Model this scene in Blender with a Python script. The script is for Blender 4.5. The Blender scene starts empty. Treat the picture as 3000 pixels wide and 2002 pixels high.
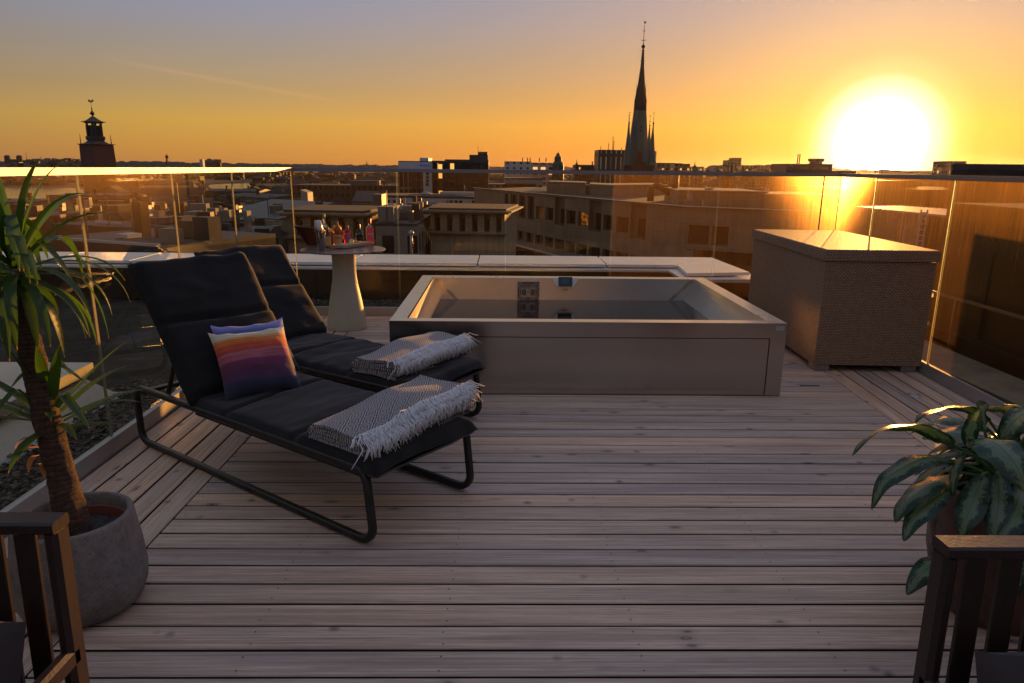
import bpy, math, random
from mathutils import Vector, Matrix, noise
rnd = random.Random(7)
scene = bpy.context.scene
COL = scene.collection
R = math.radians
# ------------------------------------------------------------------ camera
EYE = Vector((0, 0, 1.6)); FPX = 2050.0
PITCH, ROLL, YAW = R(13.95), R(-0.6), R(-0.95)
fw = Vector((math.sin(-YAW)*math.cos(PITCH), math.cos(YAW)*math.cos(PITCH), -math.sin(PITCH)))
rt0 = Vector((math.cos(YAW), math.sin(YAW), 0)); up0 = rt0.cross(fw)
cr, sr = math.cos(ROLL), math.sin(ROLL)
rt = rt0*cr - up0*sr; up = rt0*sr + up0*cr
cam_d = bpy.data.cameras.new('camera'); cam = bpy.data.objects.new('camera', cam_d); COL.objects.link(cam)
M = Matrix((rt, up, -fw)).transposed().to_4x4(); M.translation = EYE
cam.matrix_world = M
cam_d.sensor_width = 36; cam_d.lens = 36*FPX/3000; cam_d.clip_start = 0.05; cam_d.clip_end = 20000
scene.camera = cam
KD = 3000/2350
def ray(x, y): return fw + rt*((x-1500)/FPX) - up*((y-1001)/FPX)
def sz(x, y, z=0.):            # photo pixel -> point on a level plane
    d = ray(x, y); return EYE + d*((z-EYE.z)/d.z)
def sy(x, y, Y):               # photo pixel -> point at a distance
    d = ray(x, y); return EYE + d*(Y/d.y)
def gz(x, y, z=0.): return sz(x*KD, y*KD, z)
def gy(x, y, Y): return sy(x*KD, y*KD, Y)
def crop(x0, y0, s): return lambda x, y: (x0+x/s, y0+y/s)
# ------------------------------------------------------------------ objects
def tag(o, label=None, cat=None, group=None, kind=None):
    if label: o['label'] = label
    if cat: o['category'] = cat
    if group: o['group'] = group
    if kind: o['kind'] = kind
    return o
def thing(name, label, cat, loc=(0,0,0), rz=0., group=None):
    o = bpy.data.objects.new(name, None); COL.objects.link(o)
    o.location = loc; o.rotation_euler = (0, 0, rz); o.empty_display_size = .1
    return tag(o, label, cat, group)
def wmat(o):
    m = Matrix.Translation(Vector(o.location)) @ o.rotation_euler.to_matrix().to_4x4()
    return (wmat(o.parent) @ m) if o.parent else m
class MB:
    def __init__(s): s.v=[]; s.f=[]; s.uv=[]; s.mi=[]
    def vert(s, p): s.v.append(Vector(p)); return len(s.v)-1
    def face(s, idx, uv=None, mi=0):
        s.f.append(tuple(idx)); s.uv.append(uv); s.mi.append(mi)
    def poly(s, pts, uv=None, mi=0):
        b=len(s.v); s.v += [Vector(p) for p in pts]; s.face(range(b, b+len(pts)), uv, mi)
    def box(s, lo, hi, T=None, mi=0, inset=0.):
        x0,y0,z0=lo; x1,y1,z1=hi
        c=[Vector(p) for p in ((x0,y0,z0),(x1,y0,z0),(x1,y1,z0),(x0,y1,z0),(x0,y0,z1),(x1,y0,z1),(x1,y1,z1),(x0,y1,z1))]
        if inset:
            for k in range(4,8): c[k].x += inset*(1 if c[k].x<(x0+x1)/2 else -1); c[k].y += inset*(1 if c[k].y<(y0+y1)/2 else -1)
        if T is not None: c=[T@p for p in c]
        for q,(a,bb) in (((0,3,2,1),(0,1)),((4,5,6,7),(0,1)),((0,1,5,4),(0,2)),((2,3,7,6),(0,2)),((1,2,6,5),(1,2)),((3,0,4,7),(1,2))):
            src=((x0,y0,z0),(x1,y0,z0),(x1,y1,z0),(x0,y1,z0),(x0,y0,z1),(x1,y0,z1),(x1,y1,z1),(x0,y1,z1))
            s.poly([c[i] for i in q], [(src[i][a], src[i][bb]) for i in q], mi)
    def prism(s, pts, z0, z1, mi=0, cap=True):       # pts counter-clockwise (x,y)
        n=len(pts); acc=0
        for i in range(n):
            a=Vector((pts[i][0],pts[i][1],0)); b=Vector((pts[(i+1)%n][0],pts[(i+1)%n][1],0)); L=(b-a).length
            s.poly([(a.x,a.y,z0),(b.x,b.y,z0),(b.x,b.y,z1),(a.x,a.y,z1)], [(acc,z0),(acc+L,z0),(acc+L,z1),(acc,z1)], mi); acc+=L
        if cap:
            s.poly([(p[0],p[1],z1) for p in pts], [(p[0],p[1]) for p in pts], mi)
            s.poly([(p[0],p[1],z0) for p in reversed(pts)], [(p[0],p[1]) for p in reversed(pts)], mi)
    def lathe(s, prof, c=(0,0,0), n=24, T=None, mi=0, ph=0.):
        c=Vector(c); rows=[]
        for r,z in prof:
            row=[]
            for k in range(n):
                a=2*math.pi*k/n+ph; p=Vector((r*math.cos(a), r*math.sin(a), z))
                p=(T@p if T is not None else p)+c; row.append(s.vert(p))
            rows.append(row)
        L=0
        for i in range(len(rows)-1):
            l2=L+math.dist(prof[i],prof[i+1])
            for k in range(n):
                s.face((rows[i][k],rows[i][(k+1)%n],rows[i+1][(k+1)%n],rows[i+1][k]), [(k/n,L),((k+1)/n,L),((k+1)/n,l2),(k/n,l2)], mi)
            L=l2
    def tube(s, pts, r, n=6, mi=0, caps=True):
        pts=[Vector(p) for p in pts]; rows=[]; m=len(pts); ref=None
        for i,p in enumerate(pts):
            t=(pts[min(i+1,m-1)]-pts[max(i-1,0)]).normalized()
            if ref is None: ref=Vector((0,0,1)) if abs(t.z)<.9 else Vector((1,0,0))
            a=(ref-t*ref.dot(t)).normalized(); ref=a; b=t.cross(a)
            rr=r[i] if isinstance(r,(list,tuple)) else r
            rows.append([s.vert(p+a*rr*math.cos(2*math.pi*k/n)+b*rr*math.sin(2*math.pi*k/n)) for k in range(n)])
        for i in range(m-1):
            for k in range(n): s.face((rows[i][k],rows[i][(k+1)%n],rows[i+1][(k+1)%n],rows[i+1][k]), [(k/n,i),((k+1)/n,i),((k+1)/n,i+1),(k/n,i+1)], mi)
        if caps: s.face(rows[0][::-1],None,mi); s.face(rows[-1],None,mi)
    def sweep(s, pts, w, h, side, closed=False, mi=0):   # rectangular bar, side = constant width direction
        pts=[Vector(p) for p in pts]; side=Vector(side).normalized(); m=len(pts); rows=[]
        for i,p in enumerate(pts):
            a=pts[(i+1)%m] if (closed or i<m-1) else p; b=pts[i-1] if (closed or i>0) else p
            t=(a-b).normalized(); nn=side.cross(t).normalized(); c=.18
            pr=[(-.5,-.5+c),(-.5,.5-c),(-.5+c*h/w,.5),(.5-c*h/w,.5),(.5,.5-c),(.5,-.5+c),(.5-c*h/w,-.5),(-.5+c*h/w,-.5)]
            rows.append([s.vert(p+side*w*x+nn*h*y) for x,y in pr])
        for i in range(m if closed else m-1):
            A=rows[i]; B=rows[(i+1)%m]
            for k in range(8): s.face((A[k],A[(k+1)%8],B[(k+1)%8],B[k]),None,mi)
        if not closed: s.face(rows[0][::-1],None,mi); s.face(rows[-1],None,mi)
    def grid(s, nu, nv, f, mi=0, uvf=None, wrapu=False, flip=False):
        b=len(s.v)
        for i in range(nu):
            for j in range(nv): s.v.append(Vector(f(i/(nu-1 if not wrapu else nu), j/(nv-1))))
        for i in range(nu if wrapu else nu-1):
            for j in range(nv-1):
                i2=(i+1)%nu
                q=[b+i*nv+j, b+i2*nv+j, b+i2*nv+j+1, b+i*nv+j+1]
                d=nu if wrapu else nu-1
                u=[(i/d,j/(nv-1)),((i+1)/d,j/(nv-1)),((i+1)/d,(j+1)/(nv-1)),(i/d,(j+1)/(nv-1))]
                if uvf: u=[uvf(*t) for t in u]
                if flip: q=q[::-1]; u=u[::-1]
                s.face(q,u,mi)
    def build(s, name, m, parent=None, smooth=False, bevel=0., local=False, angle=None):
        me=bpy.data.meshes.new(name)
        vs=s.v
        if parent is not None and not local:
            inv=wmat(parent).inverted(); vs=[inv@p for p in vs]
        me.from_pydata([tuple(p) for p in vs], [], s.f)
        if any(u is not None for u in s.uv):
            ul=me.uv_layers.new(name='UVMap'); k=0
            for f,u in zip(s.f,s.uv):
                for i in range(len(f)):
                    ul.data[k].uv = u[i] if u is not None else (0,0); k+=1
        ms=m if isinstance(m,(list,tuple)) else [m]
        for q in ms: me.materials.append(q)
        for p,i in zip(me.polygons,s.mi): p.material_index=i
        if smooth:
            for p in me.polygons: p.use_smooth=True
        me.validate(); me.update()
        if angle and smooth: me.set_sharp_from_angle(angle=R(angle))
        o=bpy.data.objects.new(name, me); COL.objects.link(o)
        if parent is not None: o.parent=parent
        if bevel:
            b=o.modifiers.new('bevel','BEVEL'); b.width=bevel; b.segments=2; b.limit_method='ANGLE'; b.angle_limit=R(40)
        return o
def copy_tree(o, parent=None, first=True):
    c=o.copy(); COL.objects.link(c); c.parent=parent
    for ch in list(o.children): copy_tree(ch, c)
    return c
# ------------------------------------------------------------------ materials
class NT:
    def __init__(s, name):
        s.m=bpy.data.materials.new(name); s.m.use_nodes=True; s.t=s.m.node_tree; s.t.nodes.clear()
        s.out=s.n('ShaderNodeOutputMaterial')
    def n(s, typ, **kw):
        o=s.t.nodes.new(typ)
        for k,v in kw.items():
            if k.startswith('i_'): o.inputs[k[2:].replace('_',' ')].default_value=v
            else: setattr(o,k,v)
        return o
    def l(s, a, b): s.t.links.new(a, b)
    def math(s, op, a, b=None, c=None):
        o=s.n('ShaderNodeMath', operation=op)
        for i,x in enumerate((a,b,c)):
            if x is None: continue
            if isinstance(x,(int,float)): o.inputs[i].default_value=x
            else: s.l(x,o.inputs[i])
        return o.outputs[0]
    def mix(s, f, a, b, typ='MIX'):
        o=s.n('ShaderNodeMix', data_type='RGBA', blend_type=typ)
        for i,x in ((0,f),(6,a),(7,b)):
            if isinstance(x,(int,float)): o.inputs[i].default_value=x
            elif isinstance(x,(tuple,list)): o.inputs[i].default_value=(*x[:3],1)
            else: s.l(x,o.inputs[i])
        return o.outputs[2]
    def coord(s, kind='Object', scale=(1,1,1), loc=(0,0,0)):
        tc=s.n('ShaderNodeTexCoord'); mp=s.n('ShaderNodeMapping'); s.l(tc.outputs[kind], mp.inputs[0])
        mp.inputs['Scale'].default_value=scale; mp.inputs['Location'].default_value=loc
        return mp.outputs[0]
    def noise(s, co, scale=5., detail=4., rough=.6, dist=0.):
        o=s.n('ShaderNodeTexNoise'); s.l(co,o.inputs['Vector']); o.inputs['Scale'].default_value=scale
        o.inputs['Detail'].default_value=detail; o.inputs['Roughness'].default_value=rough; o.inputs['Distortion'].default_value=dist
        return o.outputs[0]
    def ramp(s, f, stops, interp='LINEAR'):
        o=s.n('ShaderNodeValToRGB'); s.l(f,o.inputs[0]); e=o.color_ramp; e.interpolation=interp
        while len(e.elements)<len(stops): e.elements.new(.5)
        for q,(p,c) in zip(e.elements,stops):
            q.position=p; q.color=(*c,1) if isinstance(c,(tuple,list)) else (c,c,c,1)
        return o.outputs[0]
    def bump(s, h, strength=.3, dist=.01, normal=None):
        o=s.n('ShaderNodeBump'); s.l(h,o.inputs['Height']); o.inputs['Strength'].default_value=strength; o.inputs['Distance'].default_value=dist
        if normal is not None: s.l(normal,o.inputs['Normal'])
        return o.outputs[0]
    def pbr(s, col, rough=.6, metal=0., normal=None, **kw):
        p=s.n('ShaderNodeBsdfPrincipled')
        for k,x in (('Base Color',col),('Roughness',rough),('Metallic',metal)):
            if isinstance(x,(int,float)): p.inputs[k].default_value=x
            elif isinstance(x,(tuple,list)): p.inputs[k].default_value=(*x[:3],1)
            else: s.l(x,p.inputs[k])
        if normal is not None: s.l(normal,p.inputs['Normal'])
        for k,v in kw.items(): p.inputs[k.replace('_',' ')].default_value=v
        s.l(p.outputs[0], s.out.inputs[0]); return p
def simple(name, col, rough=.6, metal=0., var=.2, sc=4., bump=0., bsc=60., stretch=(1,1,1), **kw):
    t=NT(name); co=t.coord('Object', stretch)
    a=t.noise(co, sc, 5, .65)
    d=tuple(max(0,c*(1-var)) for c in col); e=tuple(min(1,c*(1+var)) for c in col)
    c=t.ramp(a, [(.3,d),(.7,e)])
    nn=None
    if bump: nn=t.bump(t.noise(co,bsc,3), bump, .01)
    rr=t.math('ADD', t.math('MULTIPLY', a, .2), rough-.1)
    t.pbr(c, rr, metal, nn, **kw); return t.m
def wood_mat(name, c0, c1, knots=True, rough=.7):
    t=NT(name); tc=t.n('ShaderNodeTexCoord'); uv=tc.outputs['UV']
    def mp(sx,sy):
        m=t.n('ShaderNodeMapping'); t.l(uv,m.inputs[0]); m.inputs['Scale'].default_value=(sx,sy,1); return m.outputs[0]
    sep=t.n('ShaderNodeSeparateXYZ'); t.l(uv,sep.inputs[0])
    grain=t.noise(mp(1.1,15),1,6,.65,.8); fine=t.noise(mp(7,70),1,3,.6); patch=t.noise(mp(.9,1.6),1,3,.5)
    # per-board value: uv v is offset by whole numbers per board
    wn=t.n('ShaderNodeTexWhiteNoise', noise_dimensions='1D'); t.l(t.math('FLOOR', sep.outputs[1]), wn.inputs['W'])
    base=t.mix(t.ramp(grain,[(.34,0.),(.64,1.)]), c0, c1)
    base=t.mix(t.math('MULTIPLY', t.ramp(patch,[(.42,0.),(.62,1.)]), .4), base, tuple(c*.68 for c in c0))
    hs=t.n('ShaderNodeHueSaturation'); t.l(base,hs.inputs['Color'])
    t.l(t.math('ADD', t.math('MULTIPLY', wn.outputs[0], .50), .72), hs.inputs['Value'])
    t.l(t.math('ADD', t.math('MULTIPLY', wn.outputs[0], .35), .8), hs.inputs['Saturation'])
    col=hs.outputs[0]
    col=t.mix(t.math('MULTIPLY', t.ramp(fine,[(.38,1.),(.52,0.)]), .42), col, tuple(c*.5 for c in c0))
    h=t.math('MULTIPLY', grain, .6)
    if knots:
        v=t.n('ShaderNodeTexVoronoi', feature='F1'); t.l(mp(5.2,1.9), v.inputs['Vector']); v.inputs['Scale'].default_value=1; v.inputs['Randomness'].default_value=1
        d=t.math('ADD', v.outputs['Distance'], t.math('MULTIPLY', t.noise(mp(14,9),1,2), .06))
        sel=t.n('ShaderNodeSeparateColor'); t.l(v.outputs['Color'], sel.inputs[0])
        on=t.math('GREATER_THAN', sel.outputs[0], .74)
        ring=t.ramp(d,[(.08,.95),(.12,.4),(.15,.85),(.19,.25),(.34,0.)])
        col=t.mix(t.math('MULTIPLY', ring, on), col, (.075,.05,.04))
        v2=t.n('ShaderNodeTexVoronoi', feature='F1'); sk_=t.n('ShaderNodeMapping'); t.l(uv,sk_.inputs[0]); sk_.inputs['Scale'].default_value=(6.5,1.1,1); sk_.inputs['Rotation'].default_value=(0,0,.5); t.l(sk_.outputs[0],v2.inputs['Vector']); v2.inputs['Scale'].default_value=1
        s2_=t.n('ShaderNodeSeparateColor'); t.l(v2.outputs['Color'],s2_.inputs[0]); dk=t.math('MULTIPLY',t.ramp(t.math('ADD',v2.outputs['Distance'],t.math('MULTIPLY',t.noise(mp(30,12),1,3),.12)),[(.10,.8),(.17,.35),(.24,0.)]),t.math('GREATER_THAN',s2_.outputs[1],.80)); col=t.mix(dk,col,(.10,.075,.065))
    w=t.ramp(t.noise(mp(.5,1.3),1,4,.7),[(.5,0.),(.75,1.)])
    col=t.mix(t.math('MULTIPLY',w,.25),col,(.3,.3,.33))
    rr=t.math('ADD', t.math('MULTIPLY', grain, .25), rough-.12)
    t.pbr(col, rr, 0, t.bump(t.math('ADD',h,t.math('MULTIPLY',fine,.4)), .35, .004)); return t.m
def steel_mat(name, col, rough=.25, stretch=(1,1,60), sc=3., amt=.12, smear=.18):
    t=NT(name); co=t.coord('Object', stretch); a=t.noise(co, sc, 4, .7); b=t.noise(t.coord('Object'),1.6,4,.6)
    c=t.ramp(t.math('ADD',t.math('MULTIPLY',a,.4),t.math('MULTIPLY',b,.6)), [(.3,tuple(x*.82 for x in col)),(.7,col)])
    r=t.math('ADD', t.math('ADD', t.math('MULTIPLY', a, amt), t.math('MULTIPLY', b, smear)), rough-(amt+smear)/2)
    t.pbr(c, r, 1., t.bump(a,.04,.002)); return t.m
def fabric_mat(name, col, sc=700., var=.3):
    t=NT(name); co=t.coord('Object'); a=t.noise(co,sc,2,.5); b=t.noise(co,6,3)
    f=t.math('ADD',t.math('MULTIPLY',a,.6),t.math('MULTIPLY',b,.4))
    c=t.ramp(f,[(.3,tuple(x*(1-var) for x in col)),(.7,tuple(x*(1+var) for x in col))])
    t.pbr(c, .9, 0, t.bump(a,.4,.002), Sheen_Weight=.15, Sheen_Roughness=.5, Specular_IOR_Level=.2); return t.m
def window_grid_mat(name, wall, pane, w, h, fx=(.25,.75), fy=(.25,.75), lit=0., wallvar=.15, prough=.1, litcol=(1,.45,.1)):
    """a facade of small far windows, laid out in metres on the wall (uv)"""
    t=NT(name); tc=t.n('ShaderNodeTexCoord'); sep=t.n('ShaderNodeSeparateXYZ'); t.l(tc.outputs['UV'],sep.inputs[0])
    u=t.math('DIVIDE',sep.outputs[0],w); v=t.math('DIVIDE',sep.outputs[1],h)
    fu=t.math('FRACT',u); fv=t.math('FRACT',v)
    def inside(f,a,b): return t.math('MULTIPLY', t.math('GREATER_THAN',f,a), t.math('LESS_THAN',f,b))
    m=t.math('MULTIPLY', inside(fu,*fx), inside(fv,*fy))
    wn=t.n('ShaderNodeTexWhiteNoise', noise_dimensions='2D'); cb=t.n('ShaderNodeCombineXYZ')
    t.l(t.math('FLOOR',u),cb.inputs[0]); t.l(t.math('FLOOR',v),cb.inputs[1]); t.l(cb.outputs[0],wn.inputs['Vector'])
    n=t.noise(t.coord('Object'),.15,4)
    wc=t.ramp(n,[(.3,tuple(c*(1-wallvar) for c in wall)),(.7,tuple(min(1,c*(1+wallvar)) for c in wall))])
    pc=t.mix(wn.outputs[0], tuple(c*.5 for c in pane), tuple(c*1.8 for c in pane))
    p=t.pbr(t.mix(m,wc,pc), .7)
    t.l(t.math('SUBTRACT',.75,t.math('MULTIPLY',m,.75-prough)), p.inputs['Roughness'])
    if lit:
        on=t.math('MULTIPLY', m, t.math('GREATER_THAN', wn.outputs[0], 1-lit))
        p.inputs['Emission Color'].default_value=(*litcol,1); t.l(t.math('MULTIPLY',on,.7), p.inputs['Emission Strength'])
    return t.m
# ------------------------------------------------------------------ light
SUN_AZ, SUN_EL = R(27.6), R(3.3)
def azel(az, el): return Vector((math.sin(az)*math.cos(el), math.cos(az)*math.cos(el), math.sin(el)))
sd = azel(SUN_AZ, SUN_EL)
sl = bpy.data.lights.new('sun','SUN'); sl.energy=5.0; sl.angle=R(.6); sl.color=(1,.47,.13)
so = bpy.data.objects.new('sun', sl); COL.objects.link(so); so.location=(20,40,10)
so.rotation_euler = sd.to_track_quat('Z','Y').to_euler()
w = bpy.data.worlds.new('World'); scene.world=w; w.use_nodes=True
nt=w.node_tree; nt.nodes.clear()
class WN(NT):
    def __init__(s, t): s.t=t; s.out=s.n('ShaderNodeOutputWorld')
s=WN(nt)
tc=s.n('ShaderNodeTexCoord'); nrm=s.n('ShaderNodeVectorMath', operation='NORMALIZE'); s.l(tc.outputs['Generated'], nrm.inputs[0])
sep=s.n('ShaderNodeSeparateXYZ'); s.l(nrm.outputs[0], sep.inputs[0])
z=sep.outputs[2]
zs=s.math('POWER', s.math('MAXIMUM', z, 0.), .5)          # 0..1, spreads the band near the horizon
def el(d): return math.sqrt(max(0,math.sin(R(d))))
sky=s.ramp(zs, [(0,(.66,.235,.055)),(el(1.2),(.80,.34,.062)),(el(3.2),(.82,.42,.075)),(el(5.4),(.60,.36,.145)),(el(8),(.46,.34,.245)),(el(10.5),(.38,.335,.36)),(el(13),(.32,.325,.43)),(el(22),(.33,.34,.46)),(1,(.42,.44,.58))])
# toward the sun / away from it (horizontal bearing)
dv=s.n('ShaderNodeVectorMath', operation='DOT_PRODUCT'); s.l(nrm.outputs[0],dv.inputs[0]); gs=azel(SUN_AZ, R(2.0)); dv.inputs[1].default_value=gs
ang=s.math('MULTIPLY', s.math('ARCCOSINE', s.math('MINIMUM', dv.outputs['Value'], 1.)), 180/math.pi)
side=s.ramp(s.math('DIVIDE', ang, 180.), [(0,1.),(.12,.98),(.25,.92),(.34,.84),(.5,.78),(.75,.85),(1,.95)])
# the eastern half of the sky is lavender grey, not orange
east=s.ramp(zs, [(0,(.16,.12,.11)),(el(6),(.22,.17,.165)),(el(15),(.30,.255,.28)),(el(35),(.38,.36,.43)),(1,(.42,.44,.58))])
ef=s.ramp(s.math('DIVIDE', ang, 180.), [(.30,0.),(.62,1.)])
sky=s.mix(ef, sky, east)
sky=s.mix(1., sky, side, 'MULTIPLY')
cool=s.mix(s.ramp(s.math('DIVIDE', ang, 180.), [(.14,0.),(.32,1.)]), (1,1,1), (.84,.95,1.10)); sky=s.mix(1.,sky,cool,'MULTIPLY')
pink=s.mix(s.ramp(s.math('DIVIDE', ang, 180.), [(.05,1.),(.25,0.)]), (1,1,1), (1.22,1.0,.80)); sky=s.mix(1.,sky,pink,'MULTIPLY')
glow=s.ramp(s.math('DIVIDE', ang, 30.), [(0,(4.0,3.4,2.6)),(.075,(3.0,2.5,1.8)),(.104,(1.0,.95,.75)),(.132,(.32,.46,.38)),(.155,(.13,.19,.07)),(.20,(.07,.05,.0)),(.34,(.05,.015,.0)),(.5,(.02,.0,.0)),(1,(0,0,0))])
sky=s.mix(1., sky, glow, 'ADD')
# a thin streak of cirrus, far left
az=s.math('MULTIPLY', s.math('ARCTAN2', sep.outputs[0], sep.outputs[1]), 180/math.pi)
eld=s.math('MULTIPLY', s.math('ARCSINE', z), 180/math.pi)
line=s.math('ADD', s.math('MULTIPLY', s.math('ADD', az, 21.), -.135), 5.9)
nz=s.n('ShaderNodeCombineXYZ'); s.l(s.math('MULTIPLY',az,.35),nz.inputs[0]); s.l(s.math('MULTIPLY',eld,5.),nz.inputs[1])
nn=s.noise(nz.outputs[0],1.,5,.7)
dd=s.math('ABSOLUTE', s.math('SUBTRACT', eld, s.math('ADD', line, s.math('MULTIPLY', s.math('SUBTRACT',nn,.5), .5))))
band=s.ramp(dd, [(0,1.),(.13,.25),(.32,0.)])
ends=s.ramp(s.math('DIVIDE', s.math('ADD', az, 30.), 20.), [(.05,0.),(.35,1.),(.8,1.),(.9,0.)])
cl=s.math('MULTIPLY', s.math('MULTIPLY', s.math('MULTIPLY', band, ends), s.ramp(nn,[(.3,.3),(.6,1.)])), .2)
sky=s.mix(cl, sky, (.95,.50,.22))
ns=s.n('ShaderNodeTexSky'); ns.sky_type='NISHITA'; ns.sun_disc=False; ns.sun_elevation=SUN_EL; ns.sun_rotation=SUN_AZ; ns.dust_density=3
bg1=s.n('ShaderNodeBackground'); s.l(ns.outputs[0],bg1.inputs[0]); bg1.inputs[1].default_value=.008
bg2=s.n('ShaderNodeBackground'); s.l(sky,bg2.inputs[0]); bg2.inputs[1].default_value=.53
ad=s.n('ShaderNodeAddShader'); s.l(bg1.outputs[0],ad.inputs[0]); s.l(bg2.outputs[0],ad.inputs[1]); s.l(ad.outputs[0], s.out.inputs[0])
w['kind']='structure'
vs=scene.view_settings; vs.view_transform='Standard'; vs.look='None'; vs.exposure=.8; vs.gamma=1; vs.use_curve_mapping=False
scene.cycles.use_denoising=True
scene.cycles.max_bounces=10; scene.cycles.transparent_max_bounces=32; scene.cycles.diffuse_bounces=4; scene.cycles.glossy_bounces=5
scene.cycles.sample_clamp_indirect=10.; scene.cycles.blur_glossy=.1
# ------------------------------------------------------------------ materials of the terrace
WOOD=wood_mat('deck_wood', (.38,.245,.16), (.82,.565,.395), True, .54)
DARKGAP=simple('dark_underlay', (.02,.018,.016), .95)
STEEL=steel_mat('brushed_steel', (.50,.455,.405), .20,(1.,1.,1.),1.3,.05,.16); STEEL_RIM=steel_mat('rim_steel', (.66,.64,.60), .30,(1,1,1),6.)  # rim copy kept lighter to paint in the sky it reflects
STEEL_IN=simple('basin_steel', (.50,.47,.42), .34, .65, .1, 2.); STEEL_REFLECT=steel_mat('side_reflector_steel',(.90,.88,.84),.10,(1,1,1),3.,.02,.04)
RAILM=steel_mat('rail_metal', (.30,.28,.265), .56, (1,1,1), 8.)
CHAN=simple('channel_metal', (.42,.39,.36), .42, .6, .12, 3.)
BLACKM=simple('black_powder_coat', (.012,.010,.009), .40, 0., .25, 6., .1, 400)
FAB=fabric_mat('charcoal_fabric', (.0125,.0105,.0095), 260, .5)
SCREW=simple('screw_steel', (.03,.025,.02), .5, .4)
def glass_panel_mat(name,amt,fwd):
    t=NT(name); co=t.coord('Object')
    fr=t.n('ShaderNodeFresnel'); fr.inputs[0].default_value=1.45
    tr=t.n('ShaderNodeBsdfTransparent'); tr.inputs[0].default_value=(.92,.90,.80,1)
    gl=t.n('ShaderNodeBsdfGlossy'); gl.inputs['Roughness'].default_value=.0; gl.inputs[0].default_value=(.9,.9,.88,1)
    gg=t.n('ShaderNodeNewGeometry'); front=t.math('SUBTRACT',1.,gg.outputs['Backfacing'])
    m1=t.n('ShaderNodeMixShader'); t.l(t.math('MULTIPLY',t.math('MULTIPLY',fr.outputs[0],.62),front),m1.inputs[0]); t.l(tr.outputs[0],m1.inputs[1]); t.l(gl.outputs[0],m1.inputs[2])
    # dust and dried rain runs, denser toward the top; orange tint paints sun glow
    st=t.noise(t.coord('Object',(34,34,.9)),1,8,.8,.4); sp=t.noise(co,90,3,.8); bl=t.noise(co,1.3,4,.6)
    s2=t.n('ShaderNodeSeparateXYZ'); tc=t.n('ShaderNodeTexCoord'); t.l(tc.outputs['Object'],s2.inputs[0])
    top=t.ramp(t.math('DIVIDE', s2.outputs[2], 1.55), [(0,.14),(.45,.28),(.8,.6),(1,1.)])
    d=t.math('MULTIPLY', t.math('ADD', t.ramp(st,[(.40,.55),(.62,.8),(.74,1.7)]), t.math('MULTIPLY', t.ramp(sp,[(.68,0.),(.74,1.)]), 2.5)), top)
    d=t.math('MULTIPLY', t.math('MULTIPLY', t.math('MULTIPLY', d, t.math('ADD', bl, .5)), amt), front)
    rf=t.n('ShaderNodeBsdfRefraction'); rf.inputs['IOR'].default_value=1.15; rf.inputs['Roughness'].default_value=.95; rf.inputs[0].default_value=(1,.62,.24,1)
    tl=t.n('ShaderNodeBsdfTranslucent'); tl.inputs[0].default_value=(.75,.38,.10,1); m3=t.n('ShaderNodeMixShader'); m3.inputs[0].default_value=fwd; t.l(tl.outputs[0],m3.inputs[1]); t.l(rf.outputs[0],m3.inputs[2])
    m2=t.n('ShaderNodeMixShader'); t.l(d,m2.inputs[0]); t.l(m1.outputs[0],m2.inputs[1]); t.l(m3.outputs[0],m2.inputs[2])
    t.l(m2.outputs[0],t.out.inputs[0]); return t.m
GLASS=glass_panel_mat('dusty_glass',.085,.88); GLASS_LEFT=glass_panel_mat('left_dusty_glass',.07,.8); GLASS_VEIL=glass_panel_mat('sun_veil_glass',.90,.6); GLASS_VEIL_MID=glass_panel_mat('half_veil_glass',.30,.72)  # dust raised on sun-side panels to paint the orange veil into the glass
def edge_mat():
    t=NT('glass_edge'); a=t.n('ShaderNodeBsdfGlossy'); a.inputs[0].default_value=(.30,.36,.31,1); a.inputs['Roughness'].default_value=.2
    b=t.n('ShaderNodeBsdfTranslucent'); b.inputs[0].default_value=(.5,.45,.32,1); m=t.n('ShaderNodeMixShader'); m.inputs[0].default_value=.35
    t.l(a.outputs[0],m.inputs[1]); t.l(b.outputs[0],m.inputs[2]); t.l(m.outputs[0],t.out.inputs[0]); return t.m
GEDGE=edge_mat()
# ------------------------------------------------------------------ deck
XL, YB = -2.185, 7.58
def xr(y): return 3.44+.063*(y-5.39)          # inner face of the right balustrade
PIT, GAP = .1306, .0115
deck=MB(); sc_=MB(); nb=0
def board(axis, a0, a1, c0, c1, bend=None):
    """axis 'x' or 'y': runs from a0 to a1 (a callable of the cross position allowed), covers c0..c1"""
    global nb
    off=rnd.random()*40; nb+=1; r=.004; top=rnd.uniform(-.0012,.0008)
    prof=[(c0,-.028),(c0,top-r),(c0+r,top),(c1-r,top),(c1,top-r),(c1,-.028)]
    E0=[a0(c) if callable(a0) else a0 for c,_ in prof]; E1=[a1(c) if callable(a1) else a1 for c,_ in prof]
    W=c1-c0
    def P(a,c,z): return (a,c,z) if axis=='x' else (c+(bend*a if bend else 0),a,z)
    for i in range(5):
        (ca,za),(cb,zb)=prof[i],prof[i+1]
        q=[P(E0[i],ca,za),P(E1[i],ca,za),P(E1[i+1],cb,zb),P(E0[i+1],cb,zb)]
        va,vb=nb*3+.3*(ca-c0)/W*1+.2, nb*3+.3*(cb-c0)/W+.2
        va=nb+.1+.8*(ca-c0)/W*.14/.14*1.; vb=nb+.1+.8*(cb-c0)/W
        uvq=[(E0[i]+off,va),(E1[i]+off,va),(E1[i+1]+off,vb),(E0[i+1]+off,vb)]
        if axis=='y': q=q[::-1]; uvq=uvq[::-1]
        deck.poly(q,uvq,1 if i in (0,4) else 0)
    deck.poly([P(E0[i],*prof[i]) for i in range(6)][::-1],[(off,nb+.5)]*6)
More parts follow.
